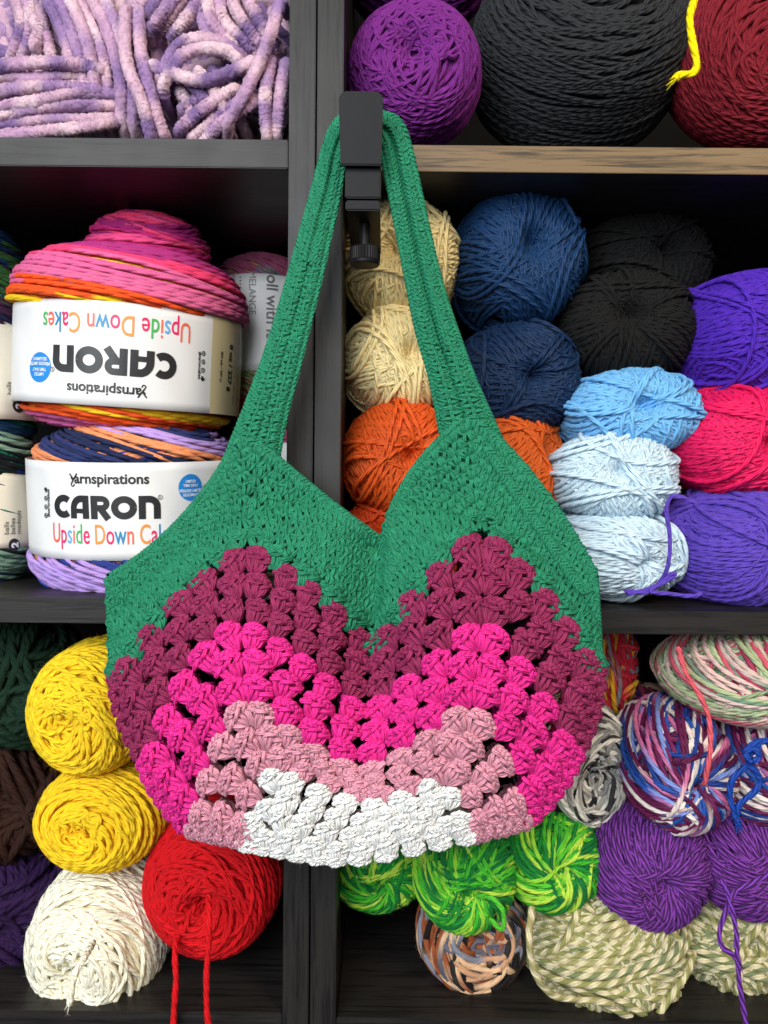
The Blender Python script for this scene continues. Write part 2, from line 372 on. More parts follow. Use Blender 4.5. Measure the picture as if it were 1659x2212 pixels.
# ------------------------------------------------------------------ bookcases
def px(x, y, Y=0.0): return at(x, y, Y)
zc = lambda y, x=829: float(px(x, y)[2])
xc = lambda x, y=1106: float(px(x, y)[0])
xs0, xs1, xs2 = xc(618), xc(674), xc(734)
DEP = 0.31
TOP, BOT = 0.50, -0.40
lb = empty('bookcase', (xs1, 0, 0)); tag(lb, 'black brown bookcase on the left holding chenille skeins, yarn cakes and yellow balls', 'bookcase', 'bookcases standing side by side')
rb = empty('bookcase', (xs1 + 0.0008, 0, 0)); tag(rb, 'black brown bookcase on the right, with a warm reflection painted on one shelf edge', 'bookcase', 'bookcases standing side by side')
box('side_panel', xs0, xs1, 0, DEP, BOT, TOP, M_wood_v, lb)
box('side_panel', xs1 + 0.0012, xs2, 0, DEP, BOT, TOP, M_wood_v, rb)
XL, XR = -0.62, 0.62
def shelf(par, x0, x1, ytop, ybot, xr, mat, y0=0.001):
    return box('shelf', x0, x1, y0, DEP - 0.004, zc(ybot, xr), zc(ytop, xr), mat, par)
shelf(lb, XL, xs0 - 0.0006, 297, 359, 310, M_wood_h); shelf(lb, XL, xs0 - 0.0006, 1292, 1347, 200, M_wood_h); shelf(lb, XL, xs0 - 0.0006, 2188, 2250, 310, M_wood_h)
sh_r = shelf(rb, xs2 + 0.0006, XR, 315, 372, 1270, M_wood_h, 0.0022)
es = box('reflection_strip', xs2 + 0.0006, XR, 0.001, 0.0022, zc(372, 1270), zc(315, 1270), M_wood_reflection, None, 0.0003); es.parent = sh_r; es.location = (0, 0, 0); es['label'] = 'added strip with warm lamp reflection painted in tan over dark open grain'  # thin added strip carrying the painted warm reflection on the shelf front
shelf(rb, xs2 + 0.0006, XR, 1321, 1371, 1450, M_wood_h); shelf(rb, xs2 + 0.0006, XR, 2206, 2260, 1200, M_wood_h)
box('back_panel', XL, xs0 + 0.004, DEP + 0.0004, DEP + 0.005, BOT, TOP, M_back, lb)
box('back_panel', xs2 - 0.004, XR, DEP + 0.0004, DEP + 0.005, BOT, TOP, M_back, rb)
# far side panels and tops, outside the frame
box('side_panel', XL - 0.018, XL - 0.0006, 0, DEP, BOT, TOP, M_wood_v, lb); box('side_panel', XR + 0.0006, XR + 0.018, 0, DEP, BOT, TOP, M_wood_v, rb)
def lathe(name, prof, loc, axis, mat, parent=None, seg=24):
    """prof: (radius, along)"""
    prof = np.array(prof); a = np.linspace(0, 2 * np.pi, seg, endpoint=False); ax = unit(np.array(axis, float))
    e1 = unit(np.cross(ax, [0.3, 0.2, 0.9])); e2 = np.cross(ax, e1)
    V = np.asarray(loc) + prof[:, None, 1:2] * ax + prof[:, None, 0:1] * (np.cos(a)[None, :, None] * e1 + np.sin(a)[None, :, None] * e2)
    idx = np.arange(len(prof) * seg).reshape(-1, seg); q = np.stack([idx[:-1], np.roll(idx[:-1], -1, 1), np.roll(idx[1:], -1, 1), idx[1:]], -1).reshape(-1, 4)
    return mesh_obj(name, V.reshape(-1, 3), [q], mat, parent, loc)
p = px(1603, 545, 0.16)
M_steel = plain_mat('steel', (0.6, 0.6, 0.6), rough=0.25, metal=1.0)
so = lathe('shelf_pin', [(0.0001, -0.011), (0.0011, -0.0105), (0.0012, 0.0), (0.0024, 0.0005), (0.0024, 0.004), (0.0001, 0.0045)], px(1603, 545, 0.20), (1, -0.15, 0.02), M_steel)
tag(so, 'small shiny metal shelf pin in the dark above the vivid purple ball', 'shelf pin')

# ------------------------------------------------------------------ top left: chenille
LAV = ['#bd9aae', '#ab87a5', '#8b6e99', '#745c89', '#cdb0bb', '#b492a8', '#997b9f', '#c4a4b3']
def chen(label, cx, cy, rx, rz, Y, bands, w, extra=()):
    SEED[0] += 1; T = Tubes(SEED[0]); m = mpp(Y); C = at(cx, cy, Y); rng = T.rng
    ball_mesh(T, C, (rx * m, 130 * m, rz * m), w, 'box', lambda p_, r_: pal_col(p_, LAV, 0.085, r_, 0.6), 13.5 * m, n=3.2, dim=(0.0, 1), G=26, K=5, M=110, sides=10)
    for pts, k, dx, dy in bands:
        pts = np.array(pts, float)
        for j in range(k):
            q = pts.copy(); jj = j - (k - 1) / 2
            q[:, 0] += dx * jj + rng.normal(0, 4, len(q)); q[:, 1] += dy * jj + rng.normal(0, 4, len(q)); q[:, 2] += rng.uniform(-0.004, 0.004)
            s = smooth_path(q, 90); P = at(s[:, 0], s[:, 1], s[:, 2])
            pos = rng.uniform(0, 50) + np.linspace(0, 1, 90)[None] * 0.7
            e_ = np.linspace(0, 1, 90)[None]; P[:, 1] += 0.03 * (np.exp(-(e_[0] / 0.05) ** 2) + np.exp(-((1 - e_[0]) / 0.05) ** 2))
            T.add(P[None], (0, -1, 0), 13.0 * mpp(0.03) * np.clip(np.minimum(e_, 1 - e_) * 30 + 0.15, 0, 1) * (1 + 0.03 * rng.normal(size=(1, 90))), pal_col(pos, LAV, 0.10, rng, 0.6), sides=16)
    T.V = [v + rng.normal(0, 0.00034, v.shape) for v in T.V]
    T.fuzz(70000, 0.0026, 0.00016)
    o = T.build('chenille_skein', M_chen, None, C)
    return tag(o, label, 'yarn skein', 'lavender chenille skeins on the top shelf')
f = 0.018
chen('lavender chenille skein at far left, strands running down over flat rows', 110, 110, 178, 192, 0.09, [
    ([(130, -60, f+.01), (190, 60, f), (215, 170, f-.002), (225, 300, f+.01)], 6, 26, 0),
    ([(40, -40, f+.02), (70, 60, f+.01), (40, 150, f+.02)], 3, 24, 6),
    ([(-30, 170, f), (70, 165, f-.006), (160, 165, f-.004), (230, 175, f)], 3, 0, 24),
    ([(-30, 235, f), (80, 215, f-.006), (180, 205, f-.006), (285, 205, f+.01)], 3, 0, 23),
    ([(-30, 285, f+.005), (90, 268, f), (200, 262, f), (280, 255, f+.015)], 2, 0, 24),
    ([(95, 90, f), (75, 30, f+.01), (100, -40, f+.02)], 1, 20, 0), ([(80, 110, f), (90, 60, f+.006), (120, 150, f+.006)], 1, 20, 0),
], (0, -1, 0))
chen('lavender chenille skein beside the bookcase upright with loops crossing its face', 450, 115, 170, 186, 0.09, [
    ([(320, 80, f+.01), (345, 30, f), (400, -40, f+.01)], 5, 24, 6),
    ([(470, -30, f+.005), (490, 40, f), (530, 95, f+.004), (560, 130, f+.01)], 5, 26, -8),
    ([(345, 215, f+.005), (360, 160, f-.004), (400, 110, f-.004), (480, 100, f-.002), (545, 150, f+.004)], 2, 4, 24),
    ([(400, 150, f+.004), (450, 210, f), (480, 290, f+.006)], 4, 30, -8),
    ([(390, 250, f+.004), (430, 225, f), (490, 165, f+.004)], 2, 20, 14),
    ([(400, 300, f+.006), (470, 245, f-.002), (555, 190, f+.002)], 3, 26, 14),
    ([(300, 132, f-.004), (350, 152, f-.010), (430, 168, f-.012), (510, 150, f-.010), (570, 125, f-.006)], 1, 0, 0),
    ([(285, -10, f), (293, 120, f-.008), (315, 230, f-.008), (345, 310, f)], 2, 26, 0),
    ([(610, -20, f-.002), (575, 90, f-.012), (545, 190, f-.012), (470, 300, f-.004)], 1, 0, 0),
    ([(600, 120, f), (592, 210, f-.004), (588, 310, f)], 2, -26, 0),
], (0, -1, 0))

# ------------------------------------------------------------------ top right
gT = 'large wound balls on the top right shelf'
ball('yarn_ball', 'dark purple ball mostly above the frame, resting behind the smaller purple ball', 905, -85, 165, 140, 0.14, '#5a1268', 'spiral', sr=5, group=gT)
ball('yarn_ball', 'bright purple wound ball right beside the black hook on the top shelf', 897, 168, 141, 140, 0.065, '#6e2178', 'spiral', sr=5.0, w=(-0.1, -1, 0.0), dim=(0.30, 0.25), tilt=(12, 36), group=gT, n=2.6)
ball('yarn_ball', 'huge charcoal black ball with a sunken centre on the top right shelf', 1247, 125, 230, 190, 0.11, '#26282b', 'spiral', rd=190, sr=4.3, w=(0.02, -1, 0.45), dim=(0.38, 0.22), tilt=(5, 16), group=gT, n=2.8, fuzz=2600)
ball('yarn_ball', 'yellow ball peeking in at the top with its tail hanging beside the black ball', 1530, -105, 110, 130, 0.10, '#f2c10a', 'spiral', sr=5, group=gT,
     tails=[[(1500, 0, .02), (1490, 40, .010), (1496, 90, .008), (1505, 135, .008), (1497, 158, .008), (1470, 162, .008), (1456, 172, .008)]], tailcol='#f0d400', tailsr=8)
ball('yarn_ball', 'dark red maroon ball at the right end of the top right shelf', 1655, 128, 214, 192, 0.095, '#7a1724', 'spiral', rd=180, sr=5.0, w=(-0.02, -1, -0.35), dim=(0.22, 0.18), tilt=(6, 22), group=gT, n=2.5, fuzz=2000)

# ------------------------------------------------------------------ right middle
gM = 'smooth balls stacked on the middle right shelf'
CW = ('cross',)
def dk(label, cx, cy, rx, rz, Y, col, w=(0, -1, 0), sr=5.2, **kw):
    a = dict(style='cross', sr=sr * 0.92, w=w, mat=M_dk, group=gM, n=2.9, dim=(0.42, 0.2), tilt=(4, 20), fuzz=3000, G=22, K=10); a.update(kw)
    return ball('yarn_ball', label, cx, cy, rx * 1.03, rz * 1.04, Y, col, **a)
dk('cream beige ball behind the screw of the hook, upper of the two cream ones', 868, 572, 114, 122, 0.075, '#e6d096', w=(-0.15, -1, 0.05))
dk('cream beige ball behind the right strap, lower of the two cream ones', 862, 785, 108, 106, 0.07, '#e8d49c', w=(0.25, -1, 0.1))
dk('round navy blue ball on top, between cream and black ones', 1112, 572, 126, 136, 0.08, '#12345c', w=(0.15, -1, 0.1))
dk('dark navy ball wedged beneath the rounder navy ball', 1115, 818, 115, 108, 0.07, '#0f284a', w=(0.2, -1, -0.1))
dk('black ball sitting deep in shadow, higher of two black ones', 1372, 580, 132, 106, 0.12, '#0c0c0d', w=(0.3, -1, 0.1), mat=M_worsted, fuzz=1500)
dk('black ball lying on top of the sky blue ball', 1350, 722, 132, 112, 0.085, '#0d0d0d', w=(-0.2, -1, 0.2), mat=M_worsted, fuzz=1800)
dk('sky blue ball with a swirling centre beneath the black ball', 1358, 895, 134, 82, 0.06, '#6fb0e4', w=(0.05, -1, 0.1), sr=5.6)
dk('orange ball beside the upright, left of the other whole orange ball', 866, 990, 117, 112, 0.06, '#d3521a', w=(0.2, -1, 0.0))
dk('orange ball half hidden behind the right shoulder of the bag', 1092, 1010, 106, 122, 0.075, '#cf5a1c', w=(0.8, -0.7, 0.3))
dk('orange ball seen only through the dip between the bag peaks', 855, 1192, 108, 108, 0.07, '#cf4314', w=(-0.4, -1, 0.5))
dk('very pale blue ball under the sky blue one, upper of the pale pair', 1320, 1030, 125, 92, 0.055, '#c2dae9', w=(-0.1, -1, 0.1), sr=5.6, dim=(0.2, .15))
dk('very pale blue ball standing on the shelf, lower of the pale pair', 1318, 1193, 128, 84, 0.05, '#c6dcea', w=(0.4, -1, -0.2), sr=5.6, dim=(0.2, .15))
dk('vivid violet ball topmost at the right edge', 1592, 730, 118, 124, 0.075, '#4b23a8', w=(0.45, -1, 0.0), mat=M_worsted, fuzz=1500)
dk('hot pink ball at the right edge under the vivid violet ball', 1588, 955, 140, 108, 0.065, '#e5195c', w=(0.3, -1, -0.1))
dk('bluish purple ball on the shelf at right with its tail trailing on the board', 1590, 1180, 152, 116, 0.06, '#5a41ad', w=(0.5, -1, -0.1), mat=M_worsted,
   tails=[[(1500, 1085, -.008), (1455, 1072, -.010), (1440, 1100, -.008), (1447, 1160, -.006), (1443, 1220, -.004), (1420, 1262, 0.006), (1365, 1282, .006), (1352, 1277, .008)],
          [(1352, 1277, .008), (1400, 1278, .004), (1450, 1240, .0), (1453, 1248, .0), (1405, 1276, .002), (1450, 1283, .004), (1490, 1288, .006), (1515, 1283, .008)]])

# ------------------------------------------------------------------ lower left
gY = 'worsted balls piled at the lower left'
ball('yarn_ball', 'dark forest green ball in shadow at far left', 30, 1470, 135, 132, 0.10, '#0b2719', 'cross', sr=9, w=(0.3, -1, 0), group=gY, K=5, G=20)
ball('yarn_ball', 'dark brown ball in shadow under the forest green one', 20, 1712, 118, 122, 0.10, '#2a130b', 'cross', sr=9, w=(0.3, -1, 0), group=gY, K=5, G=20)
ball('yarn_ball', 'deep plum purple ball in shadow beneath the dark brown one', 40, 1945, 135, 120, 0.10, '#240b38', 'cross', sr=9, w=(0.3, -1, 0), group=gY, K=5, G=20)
ball('yarn_ball', 'upper golden yellow ball with a loose end across its face', 216, 1518, 130, 140, 0.055, '#ffce24', 'spiral', rd=170, sr=5.4, w=(-0.15, -1, -0.12), dim=(0.16, 0.3), tilt=(6, 24), group=gY, n=2.7,
     tails=[[(178, 1508, -.025), (200, 1530, -.032), (222, 1565, -.032), (240, 1595, -.026), (255, 1608, -.018)]])
ball('yarn_ball', 'lower golden yellow ball with neat coils around its centre', 234, 1750, 140, 112, 0.055, '#ffcb20', 'spiral', rd=150, sr=5.6, w=(-0.1, -1, -0.02), dim=(0.2, 0.22), tilt=(3, 11), group=gY, n=2.6)
ball('yarn_ball', 'ivory white ball at the bottom with its end sticking out', 230, 2000, 146, 156, 0.065, '#fdf5da', 'spiral', rd=190, sr=5.2, w=(-0.15, -1, -0.22), dim=(0.24, 0.28), tilt=(8, 28), group=gY, n=2.6,
     tails=[[(202, 2035, -.03), (185, 2065, -.045), (168, 2090, -.052), (158, 2120, -.052), (150, 2170, -.048)]], tailsr=7)
ball('yarn_ball', 'bright red ball beside the ivory one with two ends hanging down', 467, 1885, 146, 156, 0.055, '#c90a14', 'spiral', rd=160, sr=5.6, w=(-0.02, -1, -0.08), dim=(0.3, 0.2), tilt=(5, 22), group=gY, n=2.6, fuzz=1800,
     tails=[[(450, 1935, -.02), (452, 1980, -.034), (450, 2040, -.034), (446, 2110, -.032), (447, 2180, -.03), (455, 2240, -.03)],
            [(382, 2020, .01), (378, 2060, -.004), (380, 2120, -.006), (376, 2180, -.006), (375, 2240, -.006)]], tailsr=6.5)

# ------------------------------------------------------------------ lower right
gG = 'hand wound balls piled on the lower right shelf'
GR = ['#1c8a2e', '#3fb02c', '#8fd03a', '#0f6e33', '#56bd2f', '#b5dc4a', '#157a30']
ball('yarn_ball', 'variegated green ball tucked under the white base of the bag', 815, 1868, 96, 80, 0.07, '#2a9a30', 'swirl', pal=GR, seg=0.16, sr=4.6, group=gG, w=(0.2, -1, -0.2))
ball('yarn_ball', 'variegated green ball in the middle with a loop of yarn sticking out', 1003, 1875, 102, 116, 0.045, '#2a9a30', 'swirl', pal=GR, seg=0.16, sr=4.8, group=gG, w=(0.05, -1, -0.2), dim=(0.3, 0.25),
     tails=[[(1030, 1935, -.012), (1062, 1940, -.022), (1085, 1965, -.024), (1088, 2000, -.022), (1078, 2005, -.022), (1060, 1985, -.016)]], tailcol='#4fb52e', tailsr=5.5)
ball('yarn_ball', 'variegated green ball beside the purple marled ball', 1190, 1852, 97, 98, 0.05, '#2a9a30', 'swirl', pal=GR, seg=0.16, sr=4.8, group=gG, w=(0.1, -1, 0.05), dim=(0.3, 0.25))
ball('yarn_ball', 'grey, white and black ball behind the right side of the bag', 1232, 1640, 124, 150, 0.075, '#888888', 'spiral', pal=['#cfcac0', '#1c1c1e', '#8c8a88', '#e6e0d4', '#3a3836', '#b9b4aa', '#d8d2c6'], seg=0.7, sr=5.6, group=gG, w=(0.25, -1, -0.1), dim=(0.35, 0.3), tilt=(5, 24))
MU = ['#2450a0', '#5a1540', '#5a1540', '#c66a96', '#e6d3cb', '#7d90cf', '#6b1c4c', '#f0e2da', '#1d3f8a']
ball('yarn_ball', 'burgundy, blue and pink ball with a swirl facing out', 1445, 1640, 103, 118, 0.05, '#5a1540', 'swirl', pal=MU, seg=0.24, sr=5.6, rd=170, group=gG, w=(0.05, -1, -0.1), dim=(0.2, 0.2), tilt=(10, 34), mat=M_dk, n=2.9, fuzz=500,
     tails=[[(1455, 1650, -.02), (1480, 1645, -.028), (1510, 1632, -.024), (1515, 1610, -.014)]], tailcol='#5a1540')
ball('yarn_ball', 'burgundy and blue ball at right edge tied with royal blue yarn', 1640, 1640, 122, 120, 0.06, '#5a1540', 'swirl', pal=MU, seg=0.24, sr=5.6, rd=170, group=gG, w=(0.05, -1, -0.1), dim=(0.2, 0.2), tilt=(10, 34), mat=M_dk, n=2.6, fuzz=500,
     tails=[[(1665, 1600, -.02), (1630, 1605, -.024), (1612, 1625, -.026), (1618, 1650, -.026), (1585, 1680, -.024), (1577, 1720, -.022), (1592, 1770, -.022), (1596, 1785, -.022)],
            [(1640, 1610, -.024), (1615, 1640, -.028), (1640, 1680, -.026), (1630, 1710, -.026), (1600, 1735, -.024), (1590, 1760, -.022)],
            [(1608, 1622, -.03), (1630, 1618, -.032), (1640, 1635, -.032), (1622, 1645, -.032), (1608, 1625, -.030)]], tailcol='#153f96', tailsr=7)
PG = ['#8fa07a', '#c8b0a8', '#a83a58', '#dcb9b0', '#6d8a72', '#a7b58a', '#d0586a', '#7a8a7c', '#b5c29a']
ball('yarn_ball', 'pastel green, pink and red striped skein under the shelf at right', 1610, 1452, 172, 90, 0.045, '#8fa07a', 'swirl', pal=PG, seg=0.3, sr=5.4, rd=180, group=gG, w=(0.25, -1, -0.1), dim=(0.3, 0.25), tilt=(10, 36), n=2.6, mat=M_dk, fuzz=400,
     tails=[[(1465, 1400, -.01), (1480, 1450, -.022), (1510, 1500, -.030), (1530, 1545, -.032), (1535, 1600, -.034), (1530, 1650, -.036), (1522, 1695, -.032)]], tailcol='#cc5560', tailsr=5.5)
ball('yarn_ball', 'red, yellow and orange ball showing beside the right edge of the bag', 1305, 1430, 62, 100, 0.10, '#b01c2e', 'cross', pal=['#b01c2e', '#b01c2e', '#e0a21c', '#c8323a', '#e8b52a', '#7d7a80'], seg=0.5, sr=5.2, group=gG, w=(-0.2, -1, 0.3), K=5, G=20)
ball('yarn_ball', 'plum and pink multicoloured ball squeezed behind the grey one', 1390, 1555, 80, 70, 0.13, '#5a1540', 'cross', pal=['#5a2a60', '#b08a78', '#d4b49a', '#3a1c4a', '#a03a50'], seg=0.4, sr=5, group=gG, K=5, G=14)
PU = lambda: lin('#7a3a98')
ball('yarn_ball', 'purple marled ball nearest the green ones', 1397, 1862, 116, 122, 0.045, '#7c3a9c', 'swirl', sr=5.2, group=gG, w=(0.1, -1, -0.1), dim=(0.25, 0.3), tilt=(6, 24), mat=M_darkmarl,
     tails=[[(1385, 1930, -.012), (1395, 1955, -.024), (1398, 1985, -.02)]])
ball('yarn_ball', 'purple marled ball at the right edge with a long tail', 1615, 1838, 118, 122, 0.05, '#7c3a9c', 'swirl', sr=5.2, group=gG, w=(0.2, -1, 0.0), dim=(0.25, 0.3), tilt=(6, 24), mat=M_darkmarl,
     tails=[[(1659, 1890, -.02), (1620, 1910, -.026), (1590, 1925, -.028), (1572, 1960, -.03), (1555, 2010, -.03), (1560, 2045, -.032), (1590, 2070, -.032), (1597, 2120, -.032), (1606, 2180, -.03), (1616, 2235, -.03)],
            [(1560, 1900, -.022), (1577, 1950, -.03), (1590, 2010, -.033), (1592, 2060, -.033), (1598, 2090, -.033)]], tailcol='#7a3cb0', tailsr=5.5)
ball('yarn_ball', 'brown, black and tan ball at the bottom beneath the middle green ball', 1020, 2010, 122, 118, 0.06, '#6a4a38', 'spiral', pal=['#1f1c1b', '#b98e6e', '#8c4a2a', '#5a5a66', '#d0aa86', '#2a2624', '#7d7f8c', '#141212'], seg=0.3, sr=6.8, group=gG, w=(0.1, -1, 0.1), dim=(0.32, 0.3), tilt=(8, 36), mat=M_soft)
OL = ['#8a8a52', '#7d8050', '#9a9462', '#76805a']
ball('yarn_ball', 'big olive and cream marled ball with a strand looping onto the shelf', 1303, 2035, 160, 142, 0.06, '#8a8a52', 'cross', pal=OL, seg=2.0, sr=7.5, group=gG, w=(0.2, -1, 0.1), dim=(0.1, 0.3), mat=M_marl, K=6, G=26,
     tails=[[(1150, 1960, -.01), (1143, 2020, -.022), (1148, 2075, -.022), (1165, 2120, -.02), (1195, 2150, -.012), (1240, 2158, -.006), (1290, 2162, -.004), (1325, 2170, -.002)]], tailcol='#9a9462')
ball('yarn_ball', 'olive and cream marled ball cut off at the right edge', 1585, 2000, 142, 122, 0.075, '#8a8a52', 'cross', pal=OL, seg=2.0, sr=7.5, group=gG, w=(-0.1, -1, 0.1), dim=(0.3, 0.25), mat=M_marl, K=6, G=24)

# ------------------------------------------------------------------ lettering
def text_geo(s, size, bold=0.0, align='CENTER', sx=1.0, cmap=None, cut=0.003):
    """flat text as (verts (n,2), faces, material index), finely cut so that it can be bent"""
    cu = bpy.data.curves.new('text', 'FONT'); cu.body = s; cu.size = size; cu.offset = bold; cu.align_x = align; cu.resolution_u = 4
    if cmap is not None:
        for i, k in enumerate(cmap): cu.body_format[i].material_index = k
    for k in range(6): cu.materials.append(INK[k])
    o = bpy.data.objects.new('text', cu); COLL.objects.link(o)
    dg = bpy.context.evaluated_depsgraph_get(); dg.update()
    me = bpy.data.meshes.new_from_object(o.evaluated_get(dg)); bpy.data.objects.remove(o); bpy.data.curves.remove(cu)
    bm = bmesh.new(); bm.from_mesh(me); bpy.data.meshes.remove(me)
    return finish2d(bm, sx, cut)
def finish2d(bm, sx=1.0, cut=0.003):
    for v in bm.verts: v.co.x *= sx; v.co.z = 0
    xs = [v.co.x for v in bm.verts]
    x = min(xs) + cut
    while x < max(xs):
        bmesh.ops.bisect_plane(bm, geom=bm.verts[:] + bm.edges[:] + bm.faces[:], plane_co=(x, 0, 0), plane_no=(1, 0, 0)); x += cut
    ys = [v.co.y for v in bm.verts]; y = min(ys) + cut
    while y < max(ys):
        bmesh.ops.bisect_plane(bm, geom=bm.verts[:] + bm.edges[:] + bm.faces[:], plane_co=(0, y, 0), plane_no=(0, 1, 0)); y += cut
    bmesh.ops.triangulate(bm, faces=bm.faces[:])
    bm.verts.index_update()
    V = np.array([[v.co.x, v.co.y] for v in bm.verts]); Fc = np.array([[v.index for v in f.verts] for f in bm.faces]); mi = [f.material_index for f in bm.faces]
    bm.free(); return V, Fc, mi
def strokes_geo(strokes, cut=0.003):
    """strokes: (points, width) -> flat bands"""
    bm = bmesh.new()
    for k, (pts, w) in enumerate(strokes):
        p = np.array(pts, float); t = np.gradient(p, axis=0); t /= np.linalg.norm(t, axis=1, keepdims=True); nrm = np.stack([-t[:, 1], t[:, 0]], 1)
        L = [bm.verts.new((*q, 0)) for q in p + nrm * w / 2]; R = [bm.verts.new((*q, 0)) for q in p - nrm * w / 2]
        for i in range(len(p) - 1): bm.faces.new((L[i], R[i], R[i + 1], L[i + 1]))
    return finish2d(bm, 1.0, cut)
def arc(cx, cy, rx, ry, a0, a1, n=28):
    a = np.radians(np.linspace(a0, a1, n)); return [(cx + rx * math.cos(t), cy + ry * math.sin(t)) for t in a]
def line(a, b, n=4): return [tuple(np.array(a) + (np.array(b) - np.array(a)) * t) for t in np.linspace(0, 1, n)]
def disc_geo(r, n=36, cut=0.002, hole=None):
    bm = bmesh.new()
    if hole is None:
        bm.faces.new([bm.verts.new((r * math.cos(2 * math.pi * i / n), r * math.sin(2 * math.pi * i / n), 0)) for i in range(n)])
        return finish2d(bm, 1.0, cut)
    bm.free(); return strokes_geo([(arc(0, 0, (r + hole) / 2, (r + hole) / 2, 0, 360, 40), r - hole)], cut)
def put(geo, fn, name, parent, mat=None, pos=(0, 0), rot=0.0, lift=0.00045, multi=False):
    V, Fc, mi = geo; c, s = math.cos(math.radians(rot)), math.sin(math.radians(rot))
    a = pos[0] + V[:, 0] * c - V[:, 1] * s; h = pos[1] + V[:, 0] * s + V[:, 1] * c
    P = fn(a, h, lift)
    return mesh_obj(name, P, [Fc], mat, parent, np.mean(P, 0), smooth=False, mats=INK if multi else None, midx=mi if multi else None)

def caron_geo(H):
    w = 0.29; st = []; x = 0
    r = 0.5 - w / 2
    def sh(pts, dx): return [(p[0] + dx, p[1]) for p in pts]
    st.append((arc(0.5, 0.5, r, r, 48, 312), w)); x = 0.86                                # C
    st.append((sh(arc(0.50, 0.46, 0.36, 0.40, 180, 90, 16), x)[0:1] + sh(line((0.145, 0.0), (0.145, 0.42)), x)[1:] + sh(arc(0.50, 0.46, 0.355, 0.395, 175, 92, 16), x) + sh(line((0.52, 0.855), (0.86, 0.855)), x), w) if False else (sh(line((0.145, 0.0), (0.145, 0.40)) + arc(0.52, 0.44, 0.375, 0.415, 176, 92, 16) + [(0.60, 0.855), (0.72, 0.855)], x), w))
    st.append((sh(line((0.72, 0.0), (0.72, 1.0)), x), w)); st.append((sh(line((0.2, 0.33), (0.62, 0.33)), x), 0.2)); x += 0.95   # A
    st.append((sh(line((0.145, 0.0), (0.145, 1.0)), x), w)); st.append((sh(line((0.2, 0.875), (0.46, 0.875)) + arc(0.48, 0.68, 0.2, 0.195, 88, -88, 18) + line((0.44, 0.485), (0.2, 0.485)), x), 0.25))
    st.append((sh(line((0.42, 0.45), (0.74, 0.0)), x), w)); x += 0.86                           # R
    st.append((arc(x + 0.52, 0.5, r + 0.02, r, 0, 360, 48), w)); x += 1.10                      # O
    st.append((sh(line((0.145, 0.0), (0.145, 1.0)), x), w)); st.append((sh([(0.2, 0.855), (0.36, 0.855)] + arc(0.42, 0.54, 0.325, 0.315, 88, 4, 18) + line((0.745, 0.48), (0.745, 0.0)), x), w)); x += 0.9
    st = [([((p[0] - x / 2) * H * 1.02, (p[1] - 0.5) * H) for p in pts], ww * H) for pts, ww in st]
    return strokes_geo(st)

